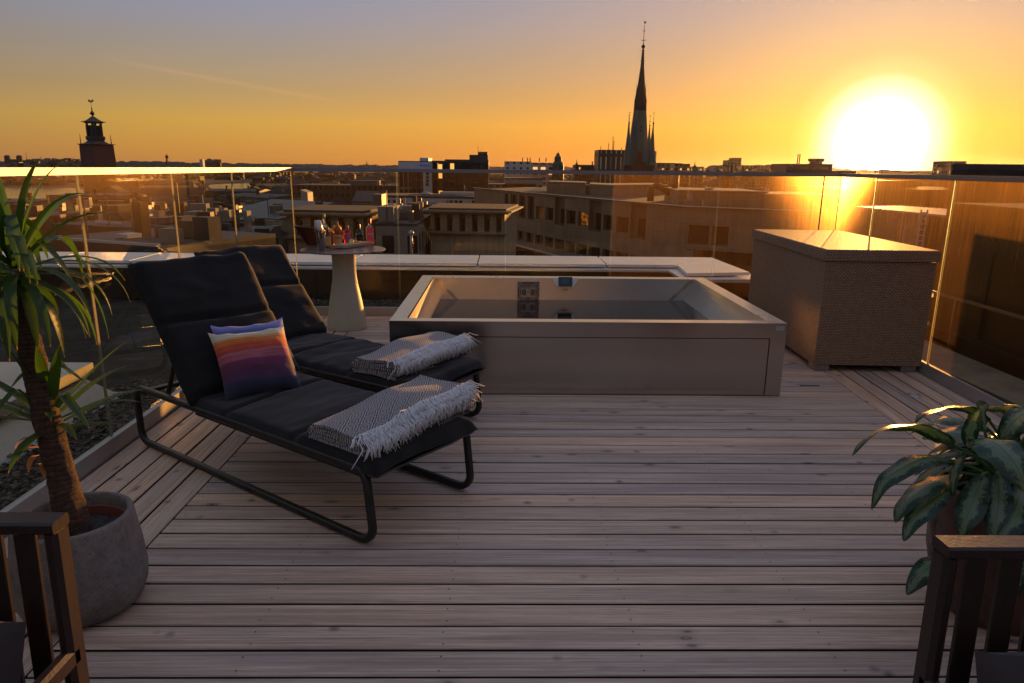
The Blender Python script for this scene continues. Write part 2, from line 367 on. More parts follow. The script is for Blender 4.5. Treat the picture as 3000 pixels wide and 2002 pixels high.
def screw(x,y):
    n=6; r=.0032; sc_.poly([(x+r*math.cos(6.283*k/n), y+r*math.sin(6.283*k/n), .0022) for k in range(n)])
xa=-1.518
yy=-1.6+ .012
while yy<YB:
    b0,b1=yy+GAP/2,yy+PIT-GAP/2
    if b0<YB: 
        y2=min(b1,YB-.004)
        board('x', xa+.004, (lambda c: xr(c)-6*PIT-.004), b0, y2)
        k=-2
        while -.19+.667*k < xr(yy)-.8:
            x=-.19+.667*k; k+=1
            if x<xa+.05: continue
            for q in (.028,.092): screw(x+rnd.uniform(-.008,.008), yy+q+rnd.uniform(-.004,.004))
        for q in (.028,.092): screw(xa+.045, yy+q)
    yy+=PIT
for i in range(5):
    c1=xa-i*.1325-GAP/2; board('y', -1.6, YB-.004, c1-.1325+GAP, c1)
    for j in range(14):
        for q in (.028,.092): screw(c1-q, -1.2+j*.655+rnd.uniform(-.01,.01))
for i in range(6):
    c0=3.1005-(6-i)*PIT+GAP/2; board('y', -1.6, YB-.004, c0, c0+PIT-GAP, bend=.063)
    for j in range(14):
        y=-1.2+j*.655
        for q in (.028,.092): screw(c0+q+.063*y, y)
# wood uses v/pitch: integer part per board, fraction across it
tag(deck.build('deck', [WOOD,simple('shaded_gap_side',(.035,.022,.015),.95)]), kind='structure')  # board sides darkened to paint shade into the gaps
tag(sc_.build('deck_screws', SCREW), kind='structure')
b=MB(); b.box((-2.3,-1.7,-.16),(3.75,7.7,-.030)); tag(b.build('deck_underlay', DARKGAP), kind='structure')
# ------------------------------------------------------------------ outer roof, gravel, parapet
GRAVEL=simple('gravel_bed', (.045,.04,.036), .95, 0, .6, 60, .8, 90)
def moss_mat():
    t=NT('sedum_roof'); co=t.coord('Object'); a=t.noise(co,9,8,.8); b=t.noise(co,70,4,.8)
    c=t.ramp(t.math('ADD',t.math('MULTIPLY',a,.5),t.math('MULTIPLY',b,.5)),[(.32,(.008,.008,.005)),(.5,(.032,.028,.016)),(.62,(.07,.062,.034)),(.72,(.13,.11,.07))])
    t.pbr(c,.95,0,t.bump(t.math('ADD',a,b),.9,.03)); return t.m
MOSS=moss_mat()
b=MB()
n=70
def mz(u,v):
    x=-9+13*u; y=4.2+5.4*v
    return (x,y,-.16+.035*noise.noise(Vector((x*1.7,y*1.7,0)))+.02*noise.noise(Vector((x*7,y*7,3))))
b.grid(130,56,mz,flip=False); tag(b.build('sedum_roof', MOSS, smooth=True), kind='structure')
b=MB(); b.box((-9,-3,-34),(6.5,9.9,-.30)); b.poly([(-9,-3,-.17),(-2.2,-3,-.17),(-2.2,9.5,-.17),(-9,9.5,-.17)]); b.poly([(-2.3,7.6,-.15),(5,7.6,-.15),(5,9.5,-.15),(-2.3,9.5,-.15)])
tag(b.build('roof_slab', GRAVEL), kind='structure')
st=MB()
def stone(x,y,z,r):
    n=6; rr=[r*rnd.uniform(.75,1.2) for _ in range(n)]; ph=rnd.random()*6; hz=r*rnd.uniform(.5,.8); sx=rnd.uniform(.7,1.3)
    base=len(st.v)
    for lv,s_ in ((-.4,.8),(.25,1.),(.8,.6)):
        for k in range(n): st.v.append(Vector((x+sx*rr[k]*s_*math.cos(ph+k*1.047), y+rr[k]*s_*math.sin(ph+k*1.047)/sx, z+lv*hz)))
    t=st.vert((x,y,z+hz))
    for L in range(2):
        for k in range(n): st.face((base+L*n+k,base+L*n+(k+1)%n,base+(L+1)*n+(k+1)%n,base+(L+1)*n+k))
    for k in range(n): st.face((base+2*n+k,base+2*n+(k+1)%n,t))
for i in range(8200):
    y=2.0+rnd.random()*3.6; x=-2.27-rnd.random()*1.5*(1 if y<4.6 else .55)
    stone(x,y,-.158+rnd.random()*.02,rnd.uniform(.009,.019))
for i in range(1100):
    x=-3.4+rnd.random()*7.2; stone(x, 9.28-abs(rnd.gauss(0,.16)), -.15+rnd.random()*.015, rnd.uniform(.012,.024))
def stone_mat():
    t=NT('river_stone'); g=t.n('ShaderNodeNewGeometry'); a=g.outputs['Random Per Island']
    c=t.ramp(a,[(0,(.022,.02,.02)),(.4,(.05,.044,.04)),(.7,(.085,.075,.065)),(1,(.16,.145,.13))])
    t.pbr(c,.75,0,t.bump(t.noise(t.coord('Object'),60,3),.3,.005)); return t.m
tag(st.build('gravel', stone_mat(), smooth=True), 'dark rounded gravel stones spread on the roof outside the glass', 'gravel', kind='stuff')
# parapet with its sheet-metal capping
def cap_mat():
    t=NT('parapet_sheet'); co=t.coord('Object'); a=t.noise(co,1.3,6,.7); b=t.noise(co,24,5,.7)
    c=t.ramp(a,[(.35,(.62,.65,.70)),(.65,(.80,.82,.86))]); c=t.mix(t.math('MULTIPLY',t.ramp(b,[(.60,0.),(.75,1.)]),.35),c,(.28,.27,.25))
    t.pbr(c,t.math('ADD',t.math('MULTIPLY',b,.3),.22),.35,t.bump(a,.15,.02)); return t.m
CAP=cap_mat(); WALLD=simple('parapet_dark_sheet', (.030,.022,.015), .45, .3, .25, 2.)
par=thing('parapet','low roof parapet with pale sheet metal capping beyond the glass','parapet',(0,9.6,-.15))
zc=.35
YO,YI,YJ=10.26,9.36,8.42    # outer edge, inner edge, inner edge after the jog
pts_in=[(-9.0,YI),(2.38,YI),(2.33+.05,YI)]
m=MB(); m.box((-9,9.26,-.16),(2.55,9.5,.285)); m.box((2.35,8.30,-.16),(3.2,9.4,.285)); m.box((-9,9.5,-34),(3.0,10.2,.30)); m.box((3.2,8.0,-.16),(6,8.5,.18)); m.build('wall',WALLD,par)
seams=[-8.2,-5.6,-3.55,-2.02,-.14+.0,1.26]
seams=[gz(x,588,zc).x for x in (150,340,595)]+[gz(828,588,zc).x,gz(1100,588,zc).x,gz(1372,588,zc).x]
X=[-9]+seams
for i in range(len(X)):
    x0=X[i]+.012; last=i==len(X)-1
    m=MB()
    if not last:
        x1=X[i+1]-.012; sk=-.10 if i<3 else 0
        m.prism([(x0,YI),(x1,YI),(x1,YO),(x0,YO)], zc-.035, zc)
        m.build('capping',CAP,par,bevel=.004)
    else:
        m.prism([(x0,YI),(2.35,YI),(3.05,YO-.02),(x0,YO-.02)], zc-.035, zc); m.build('capping',CAP,par,bevel=.004)
        m=MB(); m.prism([(2.37,YI-.01),(2.30,8.58),(3.13,8.72),(3.08,YO-.03)][::1], zc-.035, zc+.003); m.build('capping',CAP,par,bevel=.004)
m=MB(); m.prism([(-9,YI-.13),(2.22,YI-.13),(2.22,YI+.3),(-9,YI+.3)], .27, .297)
m.prism([(2.22,8.42),(3.3,8.50),(3.3,8.9),(2.22,YI+.3)],.27,.299); m.build('ledge',CAP,par,bevel=.003)
for i in range(9):
    x=-5.4+i*.98; m=MB(); m.box((x,9.252,-.15),(x+.006,9.262,.27)); m.build('seam',DARKGAP,par)
# skylight hatch on the gravel, left
HM=simple('painted_hatch_metal',(.42,.43,.43),.4,.3,.15,3.)
sk=thing('roof_hatch','pale metal roof hatch with flared skirt on the gravel left of the glass','roof hatch',(-3.9,4.4,-.15))
m=MB(); zt=.13; x1,y1,y0=-3.10,5.17,3.5; x0=-5.2
m.box((x0,y0,zt-.075),(x1,y1,zt)); m.build('lid',HM,sk,bevel=.006)
m=MB(); m.box((x0+.09,y0+.09,zt-.15),(x1-.09,y1-.09,zt-.076)); m.build('seal',DARKGAP,sk)
m=MB()
a=[(x0+.05,y0+.05),(x1-.05,y0+.05),(x1-.05,y1-.05),(x0+.05,y1-.05)]; bb=[(x0-.1,y0-.1),(x1+.12,y0-.12),(x1+.12,y1+.08),(x0-.1,y1+.1)]
for i in range(4):
    j=(i+1)%4; m.poly([(*bb[i],-.15),(*bb[j],-.15),(*a[j],zt-.11),(*a[i],zt-.11)])
m.poly([(*p,zt-.11) for p in a]); m.build('skirt',HM,sk)
m=MB(); m.prism([(x0-.15,y0-.17),(x1+.17,y0-.17),(x1+.17,y1+.12),(x0-.15,y1+.15)],-.158,-.142); m.build('flange',HM,sk)
# ------------------------------------------------------------------ balustrade: three runs, each run one thing
def run(name,label,p0,p1,joints,side_in,gm=None):
    """p0->p1 inner foot line; joints = distances along; side_in = unit vector toward the deck"""
    p0=Vector((*p0,0)); p1=Vector((*p1,0)); e=(p1-p0).normalized(); L=(p1-p0).length; nn=Vector((*side_in,0)).normalized()
    T=lambda a,o,z: p0+e*a-nn*o+Vector((0,0,z))      # o outward
    th=thing(name,label,'glass balustrade',tuple(p0+e*(L/2)))
    m=MB()
    def bx(mb,a0,a1,o0,o1,z0,z1,mi=0):
        c=[T(a0,o0,z0),T(a1,o0,z0),T(a1,o1,z0),T(a0,o1,z0),T(a0,o0,z1),T(a1,o0,z1),T(a1,o1,z1),T(a0,o1,z1)]
        for q in ((0,3,2,1),(4,5,6,7),(0,1,5,4),(2,3,7,6),(1,2,6,5),(3,0,4,7)): mb.poly([c[i] for i in q],None,mi)
    bx(m,0,L,0,.022,-.15,.095); m.build('base_channel',CHAN,th,bevel=.003)
    m=MB(); bx(m,0,L,.048,.068,-.15,.075); m.build('outer_channel',CHAN,th,bevel=.003)
    m=MB(); bx(m,0,L,.023,.047,-.1,.05); m.build('gasket',DARKGAP,th)
    m=MB(); bx(m,-.01,L+.01,.012,.062,1.541,1.578); m.build('handrail',RAILM,th,bevel=.006)
    J=[0]+joints+[L]
    for pi_,(a0,a1) in enumerate(zip(J[:-1],J[1:])):
        m=MB(); g=.006
        c=[T(a0+g,.030,.04),T(a1-g,.030,.04),T(a1-g,.042,.04),T(a0+g,.042,.04),T(a0+g,.030,1.543),T(a1-g,.030,1.543),T(a1-g,.042,1.543),T(a0+g,.042,1.543)]
        for q,mi in (((0,3,2,1),1),((4,5,6,7),1),((0,1,5,4),0),((2,3,7,6),0),((1,2,6,5),1),((3,0,4,7),1)): m.poly([c[i] for i in q],None,mi)
        m.build('glass_panel',[gm or (GLASS_VEIL_MID if pi_>=3 else GLASS),GEDGE],th)
run('glass_balustrade','glass balustrade with metal handrail along the left side above the gravel',(XL,-1.6),(XL,YB+.03),[3.8+1.6-2.17-1.076+i*1.0765 for i in range(6)],(1,0),GLASS_LEFT)
bj=[-1.11,.045,1.19,2.32,3.44]
run('glass_balustrade','glass balustrade with metal handrail across the far end of the deck',(XL-.05,YB),(xr(YB)+.05,YB),[x-XL+.05 for x in bj],(0,-1))
e=Vector((.063,1)).normalized(); L0=(YB+1.6)/e.y
run('glass_balustrade','glass balustrade with metal handrail along the right side by the wicker box',(xr(-1.6),-1.6),(xr(YB+.03),YB+.03),[(y+1.6)/e.y for y in (-.1,1.2,2.6,4.05,5.45,6.77)],(-1,.063),GLASS_VEIL)
# deck lights
DL=simple('recessed_light_steel',(.5,.5,.5),.3,.8); 
for p,lab in ((gz(25,1368),'round steel deck light seen between the slats of the left chair'),(gz(2098,908),'round steel deck light beside the wicker box')):
    t=thing('deck_light',lab,'deck light',tuple(p),0,'deck lights')
    m=MB(); m.lathe([(.026,.003),(.028,.0055),(.043,.0055),(.046,.0015)],p,24); m.build('ring',DL,t,smooth=True)
    m=MB(); m.lathe([(.0001,.0035),(.026,.0035)],p,20); m.build('lens',simple('frosted_lens',(.35,.4,.45),.3),t)
p=gz(1858,886); m=MB(); m.box((p.x-.075,p.y-.006,.0005),(p.x+.075,p.y+.006,.004)); tag(m.build('drain_slot',DARKGAP),'narrow dark drain slot cut in the deck beside the bathtub','drain slot')
# ------------------------------------------------------------------ bathtub 
tub=thing('bathtub','large rectangular brushed steel outdoor bathtub standing on the deck','bathtub',(.63,5.85,0))
X0,X1,Y0,Y1,ZT=-.787,2.037,4.83,6.98,.545; r_=.112
m=MB()
xi0,xi1,yi0,yi1=X0+r_,X1-r_,Y0+r_,Y1-r_
for (a,bq) in (((X0,Y0,X1,Y0),(xi0,yi0,xi1,yi0)),((X1,Y0,X1,Y1),(xi1,yi0,xi1,yi1)),((X1,Y1,X0,Y1),(xi1,yi1,xi0,yi1)),((X0,Y1,X0,Y0),(xi0,yi1,xi0,yi0))):
    m.poly([(a[0],a[1],ZT),(a[2],a[3],ZT),(bq[2],bq[3],ZT-.003),(bq[0],bq[1],ZT-.003)])
    m.poly([(a[2],a[3],ZT),(a[0],a[1],ZT),(a[0],a[1],ZT-.11),(a[2],a[3],ZT-.11)][::-1],None,1)
m.build('rim',[STEEL_RIM,STEEL],tub)
m=MB()
zb=ZT-.1102; S=.112
for nm,bx_ in (('front_stile',((X0,Y0,0.004),(X0+.125,Y0+.02,zb))),('front_stile',((X1-S,Y0,0.004),(X1,Y0+.02,zb)))):
    m=MB(); m.box(*bx_); m.build(nm,STEEL,tub)
m=MB()
m.box((X0,Y0+.0201,.004),(X0+.02,Y1,zb)); m.build('side_sheet',STEEL,tub); m=MB(); m.box((X0+.02,Y1-.02,.004),(X1-.02,Y1,zb)); m.build('back_sheet',STEEL,tub)
m=MB(); m.box((X1-.02,Y0+.0201,.004),(X1,Y1,zb)); m.build('side_sheet',STEEL_REFLECT,tub)  # right side steel brightened and smoothed to throw sun onto the storage box
m=MB(); m.box((X0+.131,Y0+.004,.008),(X1-S-.006,Y0+.018,zb-.006)); m.build('access_panel',STEEL,tub,bevel=.0015)
for x in (X0+.15,.63-.02,X1-S-.025):
    m=MB(); m.lathe([(.0001,-.004),(.005,-.004),(.0065,0)],(x,Y0+.004,zb-.022),10,Matrix.Rotation(R(90),3,'X')); m.build('screw',SCREW,tub)
m=MB(); m.box((X1-.078,Y0-.002,.495),(X1-.018,Y0-.0001,.525)); m.build('maker_plate',simple('satin_plate',(.5,.49,.47),.5,.7),tub)
WZ=.325
m=MB(); dp=.02
xa_,xb_=xi0,xi1; sL,sR=.30,.34
# basin: vertical lip, then sloping end walls with diagonal creases into the back corners
def bowl():
    zl=ZT-.003
    m.poly([(xa_,yi1,zl),(xb_,yi1,zl),(xb_,yi1,0.06),(xa_,yi1,.06)][::-1])   # back
    m.poly([(xa_,yi0,zl),(xb_,yi0,zl),(xb_,yi0,0.06),(xa_,yi0,.06)])
    lz=zl-.10
    m.grid(10,14,lambda u,v:(xa_+(.012 if u<.2 else .012+(sL*.8-.012)*((u-.2)/.8)**1.25)*1., yi0+(yi1-yi0)*v, zl-(.10*u/.2 if u<.2 else .10+(zl-.10-.06)*(u-.2)/.8)))
    m.grid(14,14,lambda u,v:(xb_-sR*.85*(u**1.35), yi0+(yi1-yi0)*v, zl-(zl-.06)*u),flip=True)
    m.poly([(xa_+sL*.8,yi0,.06),(xb_-sR*.85,yi0,.06),(xb_-sR*.85,yi1,.06),(xa_+sL*.8,yi1,.06)])
bowl(); m.build('basin',STEEL_IN,tub,smooth=True,angle=25)
for sgn,xc_,off in ((-1,xa_,.24*.8),(1,xb_,.20)):          # welded strips along the creases of the back corners
    m=MB(); y_=yi1-.004; w0=.045
    q=[(xc_-sgn*.012,y_,ZT-.02),(xc_-sgn*(.012+w0),y_,ZT-.02),(xc_-sgn*(off+w0+.04),y_,.30),(xc_-sgn*(off+.04),y_,.30)]; m.poly(q if sgn<0 else q[::-1])
    q2=[(p[0]+sgn*.0,y_+.003,p[2]) for p in q]; m.poly([q[1],q2[1],q2[2],q[2]]); m.poly([q[0],q[3],q2[3],q2[0]]); m.build('corner_strip',STEEL,tub)
def water_mat():
    t=NT('still_water'); co=t.coord('Object'); a=t.noise(co,3,3)
    p=t.pbr((.012,.012,.011),.02,0,t.bump(a,.02,.01)); p.inputs['IOR'].default_value=1.5; return t.m
m=MB(); k=(ZT-.003-WZ)/(ZT-.003-.06); m.poly([(xa_+sL*.8*((k-.2)/.8)**1.25+.014,yi0,WZ),(xb_-sR*.85*k**1.35,yi0,WZ),(xb_-sR*.85*k**1.35,yi1,WZ),(xa_+sL*.8*((k-.2)/.8)**1.25+.014,yi1,WZ)]); m.build('water',water_mat(),tub)
# filter grille on the back wall
gx0=gy(1187,690,yi1).x; gx1=gy(1237,690,yi1).x; gt=gy(1210,646,yi1).z; gw=gx1-gx0
m=MB(); yb=yi1-.004
m.box((gx0-.03,yb-.002,.10),(gx1+.03,yb+.002,gt+.018)); m.build('grille_surround',STEEL_IN,tub)
m=MB(); m.box((gx0,yb-.007,.10),(gx1,yb-.003,gt)); gp_=m.build('filter_grille',simple('grille_dark',(.09,.075,.062),.5,.3),tub)
m=MB()
def arc(cx,cz,r,a0,a1,rr=.0022,n=14): m.tube([(cx+r*math.cos(R(a0+(a1-a0)*i/n)), yb-.009, cz+r*math.sin(R(a0+(a1-a0)*i/n))) for i in range(n+1)],rr,5)
cx=(gx0+gx1)/2; zz=gt-gw*.5
for sx in (-1,1):
    for sz_ in (-1,1):
        arc(cx+sx*gw*.31,zz+sz_*gw*.30,gw*.15,0,360); arc(cx+sx*gw*.31,zz+sz_*gw*.30,gw*.085,0,300)
        arc(cx+sx*gw*.5,zz,gw*.42,90 if sx>0 else -90,270 if sx>0 else 90); arc(cx,zz+sz_*gw*.48,gw*.36,0,-180*sz_ if sz_>0 else 180)
    arc(cx+sx*gw*.12,zz,gw*.2,0,360); arc(cx+sx*gw*.22,zz,gw*.2,0,360)
arc(cx,zz,gw*.09,0,360); arc(cx,zz+gw*.3,gw*.1,0,360); arc(cx,zz-gw*.3,gw*.1,0,360)
for q in ((gx0,gx1,gt,gt),(gx0,gx1,gt-gw,gt-gw),(gx0,gx0,gt-gw,gt),(gx1,gx1,gt-gw,gt)): m.tube([(q[0],yb-.008,q[2]),(q[1],yb-.008,q[3])],.004,5)
m.box((gx0+.006,yb-.0085,.10),(gx1-.006,yb-.0071,gt-gw-.004))
o=m.build('ornament',STEEL_IN,gp_)
# control screen on the back rim
cxp=gy(1297,645,yi1).x
m=MB(); m.poly([(cxp-.135,yi1+.0,ZT+.001),(cxp+.135,yi1,ZT+.001),(cxp+.085,yi1-.03,ZT-.085),(cxp-.085,yi1-.03,ZT-.085)]); m.poly([(cxp-.135,yi1+.0,ZT+.001),(cxp-.085,yi1-.03,ZT-.085),(cxp-.085,yi1,ZT-.085)][::1]); m.poly([(cxp+.135,yi1+.0,ZT+.001),(cxp+.085,yi1,ZT-.085),(cxp+.085,yi1-.03,ZT-.085)]); m.poly([(cxp-.085,yi1,ZT-.085),(cxp-.085,yi1-.03,ZT-.085),(cxp+.085,yi1-.03,ZT-.085),(cxp+.085,yi1,ZT-.085)])
br=m.build('screen_bracket',STEEL_IN,tub)
T=Matrix.Translation((cxp,yi1-.028,ZT-.034))@Matrix.Rotation(R(-22),4,'X')
m=MB(); m.box((-.068,-.018,-.044),(.068,.012,.046),T); cs=m.build('control_screen',simple('screen_case',(.012,.025,.03),.22),tub,bevel=.008)
m=MB(); m.box((-.040,-.0195,-.026),(.036,-.0182,.026),T); m.build('display',simple('screen_glass',(.02,.06,.075),.08),cs)
m=MB(); m.box((cxp-.028,yi1-.0045,ZT-.125),(cxp+.028,yi1-.0005,ZT-.108)); m.build('sticker',simple('grey_sticker',(.3,.3,.29),.6),tub)
# ------------------------------------------------------------------ wicker storage box
def wicker_mat():
    t=NT('woven_wicker'); tc=t.n('ShaderNodeTexCoord'); sp=t.n('ShaderNodeSeparateXYZ'); t.l(tc.outputs['UV'],sp.inputs[0])
    u=t.math('MULTIPLY',sp.outputs[0],1/.028); v=t.math('MULTIPLY',sp.outputs[1],1/.0135)
    par_=t.math('MODULO',t.math('FLOOR',v),2.)
    uu=t.math('FRACT',t.math('ADD',u,t.math('MULTIPLY',par_,.5))); vv=t.math('FRACT',v)
    hu=t.math('SINE',t.math('MULTIPLY',uu,math.pi)); hv=t.math('SINE',t.math('MULTIPLY',vv,math.pi))
    h=t.math('MULTIPLY',t.math('POWER',t.math('ABSOLUTE',hu),.6),t.math('POWER',t.math('ABSOLUTE',hv),.6))
    wn=t.n('ShaderNodeTexWhiteNoise',noise_dimensions='2D'); cb=t.n('ShaderNodeCombineXYZ'); t.l(t.math('FLOOR',v),cb.inputs[1]); t.l(t.math('FLOOR',t.math('ADD',u,t.math('MULTIPLY',par_,.5))),cb.inputs[0]); t.l(cb.outputs[0],wn.inputs['Vector'])
    c=t.mix(wn.outputs[0],(.31,.19,.11),(.39,.255,.155)); c=t.mix(t.ramp(h,[(.25,0.),(.62,1.)]),(.09,.055,.033),c)
    t.pbr(c,.62,0,t.bump(h,.7,.006),Specular_IOR_Level=.22); return t.m
WICK=wicker_mat()
bx0=Vector((2.575,5.50,0)); ang_=R(-2.4); T=Matrix.Translation(bx0)@Matrix.Rotation(ang_,4,'Z')
box=thing('storage_box','tall woven brown wicker cushion box with overhanging lid at the right end of the deck','storage box',tuple(bx0+Vector((.45,.95,0))))
W_,D_,H_=.865,1.86,1.0
def panel(name,o,e,L,z0,z1,th_,mat,par_,nn,bev=.004):
    """upright panel with uv in metres"""
    m=MB(); o=Vector(o); e=Vector(e); nn=Vector(nn)
    c=[o,o+e*L,o+e*L+nn*th_,o+nn*th_]
    for i,(a,bq) in enumerate(((0,1),(1,2),(2,3),(3,0))):
        p,q=c[a],c[bq]; l=(q-p).length
        m.poly([(p.x,p.y,z0),(q.x,q.y,z0),(q.x,q.y,z1),(p.x,p.y,z1)],[(0,z0),(l,z0),(l,z1),(0,z1)])
    m.poly([(*c[i].xy,z1) for i in range(4)]); m.poly([(*c[i].xy,z0) for i in (3,2,1,0)])
    mm=MB(); mm.v=[T@Vector(v) for v in m.v]; mm.f=m.f; mm.uv=m.uv; mm.mi=m.mi
    return mm.build(name,mat,par_,bevel=bev)
zl=.905
panel('front_panel',(0,0,0),(1,0,0),W_,.055,zl,.03,WICK,box,(0,1,0))
panel('side_panel',(0,D_,0),(0,-1,0),D_-.031,.055,zl,.03,WICK,box,(1,0,0))
panel('side_panel',(W_,.031,0),(0,1,0),D_-.031,.055,zl,.03,WICK,box,(-1,0,0))
panel('back_panel',(W_-.031,D_,0),(-1,0,0),W_-.062,.055,zl,.03,WICK,box,(0,-1,0))
m=MB(); lo=.016
L4=[(-lo,-lo),(W_+lo,-lo),(W_+lo,D_+lo),(-lo,D_+lo)]
acc=0; z0,z1=zl+.006,H_
def P4(p,z): return T@Vector((p[0],p[1],z))
ins=.012
I4=[(-lo+ins,-lo+ins),(W_+lo-ins,-lo+ins),(W_+lo-ins,D_+lo-ins),(-lo+ins,D_+lo-ins)]
for i in range(4):
    a,bq=L4[i],L4[(i+1)%4]; l=math.dist(a,bq)
    m.poly([P4(a,z0),P4(bq,z0),P4(bq,z1-.012),P4(a,z1-.012)],[(0,z0),(l,z0),(l,z1),(0,z1)])
    c,d=I4[i],I4[(i+1)%4]; m.poly([P4(a,z1-.012),P4(bq,z1-.012),P4(d,z1),P4(c,z1)],[(0,.2),(l,.2),(l,.21),(0,.21)])
m.poly([P4(p,z1) for p in I4],[p for p in I4]); m.poly([P4(p,z0) for p in L4[::-1]])
lid=m.build('lid',WICK,box)
ALU=simple('box_aluminium',(.30,.26,.23),.35,.7)
for x,y in ((.02,.02),(W_-.14,.02),(.02,D_-.14),(W_-.14,D_-.14)):
    m=MB(); m.box((x-.012,y-.012,0.001),(x+.11,y+.11,.05),T); m.build('foot',ALU,box,bevel=.004)
m=MB(); pts=[T@Vector((.27+.17*t_, -.006-.022*math.sin(math.pi*t_), .825-.035*math.sin(math.pi*t_))) for t_ in [i/10 for i in range(11)]]; m.tube(pts,.0035,6); m.build('pull_cord',simple('cord',(.22,.15,.10),.7),box)
# ------------------------------------------------------------------ loungers
def seatpath(n=60):
    """along, z of the underside of the cushion, from the foot to the head"""
    return None
HX,HZ=1.37,.345; BX,BZ=1.85,1.01
def cushion(mb, a, b, y0, y1, th, seams, seed, wr=.010, endpad=True, sag=0.):
    """puffy quilted pad between section points a -> b (along,z), from y0 to y1"""
    a=Vector((a[0],0,a[1])); b=Vector((b[0],0,b[1])); d=(b-a); L=d.length; d/=L; nn=Vector((-d.z,0,d.x)) if d.x>0 else Vector((-d.z,0,d.x))
    if nn.z<0: nn=-nn
    if abs(d.z)>.5: nn=Vector((-abs(d.z),0,abs(d.x)))
    nu,nv=int(L/.016),36
    def top(u,v,sgn):
        s_=u*L; q=min(1.,(1-abs(2*v-1)))*(y1-y0)/2; e=min(s_,L-s_)
        pf=(1-max(0,1-q/.045)**2.2)**.5*(1-max(0,1-e/.05)**2.2)**.5 if q<.045 or e<.05 else 1.
        h=th*(.5 if sgn<0 else 1.)*pf
        if sgn>0:
            for sm in seams:
                h-=.036*math.exp(-((s_-sm+.012*math.sin(v*5+seed))/.016)**2)*min(1,q/.05)
            h+=.010*noise.noise(Vector((s_*2.2,v*1.8,seed)))*1.4
            h+=1.5*wr*noise.noise(Vector((s_*5+seed,v*2.0,seed*2)))*min(1,q/.06)
            h+=wr*.55*noise.noise(Vector((s_*16,v*5,seed+9)))*min(1,q/.05)
            h+=.010*math.cos((v-.5)*math.pi)
        wob=.010*noise.noise(Vector((s_*4,seed*3.1,v>.5)))
        y=y0+(y1-y0)*v+(wob if v in (0.,1.) or True else 0)*(2*v-1)
        ew=.012*noise.noise(Vector((v*6,seed*1.7,u>.5)))*(2*u-1)
        p=a+d*(s_+ew)+nn*(th*.5+ (h if sgn>0 else -h)-.0)
        p.z-=sag*math.sin(math.pi*u)*0
        return Vector((p.x,-y,p.z))
    mb.grid(nu,nv,lambda u,v:top(u,v,1),flip=True)
    mb.grid(nu,nv,lambda u,v:top(u,v,-1))
    return a,d,nn
def lounger(name,label,u,near_foot,seed,BX=BX,BZ=BZ,HX=HX):
    a=Vector((*near_foot,0)); u=Vector((*u,0)).normalized(); v=Vector((u.y*1.,-u.x,0)); v=v if v.y>0 else -v
    th=thing(name,label,'sun lounger',tuple(a),math.atan2(u.y,u.x),'black sun loungers')
    Lg,Wd,Ht=1.95,.70,.352
    def loop(y):
        pts=[]; rr=.075
        for cx,cz,a0 in ((Lg-rr,Ht-rr,0),(rr+.02,Ht-rr,90),(rr+.0,.022+rr,180),(Lg-rr,.022+rr,270)):
            a1={0:90,90:180,180:270,270:360}[a0]; st_=a0
            for k in range(7):
                q=R(st_+(a1-st_)*k/6); pts.append((cx+rr*math.cos(q),y,cz+rr*math.sin(q)))
        return pts
    for y in (-.02,-Wd+.02):
        m=MB(); m.sweep(loop(y),.032,.034,(0,1,0),closed=True); m.build('side_frame',BLACKM,th,local=True,smooth=True,angle=35)
    m=MB(); m.box((.06,-Wd+.04,.30),(HX,-.04,.327)); m.build('sling',BLACKM,th,local=True)
    for x in (.035,Lg-.05):
        m=MB(); m.sweep([(x,-.03,.325),(x,-Wd+.03,.325)],.05,.022,(1,0,0)); m.build('cross_bar',BLACKM,th,local=True)
    m=MB(); d=Vector((BX-HX,0,BZ-HZ)).normalized(); e=Vector((HX+.02,0,HZ-.01))
    c0=e-Vector((-d.z,0,d.x))*.0
    for y in (-.06,-Wd+.06): m.sweep([c0+Vector((0,y,0)),c0+d*.84+Vector((0,y,0))],.03,.02,(0,1,0))
    m.sweep([c0+d*.82+Vector((0,-.05,0)),c0+d*.82+Vector((0,-Wd+.05,0))],.03,.02,d)
    q0=c0+d*.02; q1=c0+d*.80
    m.poly([q0+Vector((0,-.07,0)),q0+Vector((0,-Wd+.07,0)),q1+Vector((0,-Wd+.07,0)),q1+Vector((0,-.07,0))])
    m.build('back_frame',BLACKM,th,local=True)
    for y in (-.075,-Wd+.075):
        m=MB(); m.sweep([c0+d*.30+Vector((.02,y,-.02)),(1.70,y,.335)],.026,.012,(0,1,0)); m.build('back_strut',BLACKM,th,local=True)
    m=MB(); cushion(m,(-.045,.322),(HX+.04,.318),.006,.694,.055,[.56,1.10],seed,wr=.016 if seed>4 else .008); 
    s1=m.build('seat_cushion',FAB,th,local=True,smooth=True)
    m=MB(); cushion(m,(HX-.01,HZ+.0),(BX+.01,BZ+.035),.0,.70,.060,[.02,.46],seed+3,wr=.014); 
    s2=m.build('back_cushion',FAB,th,local=True,smooth=True)
    return th,u,v
L1,u1,v1=lounger('sun_lounger','black sun lounger nearest the camera, carrying the striped pillows',(-.802,.598),(-.556,2.711),1)
L2,u2,v2=lounger('sun_lounger','black sun lounger behind the striped pillows, nearer the steel bathtub',(-.834,.552),(-.515,3.761),6,1.90,.955,1.44)
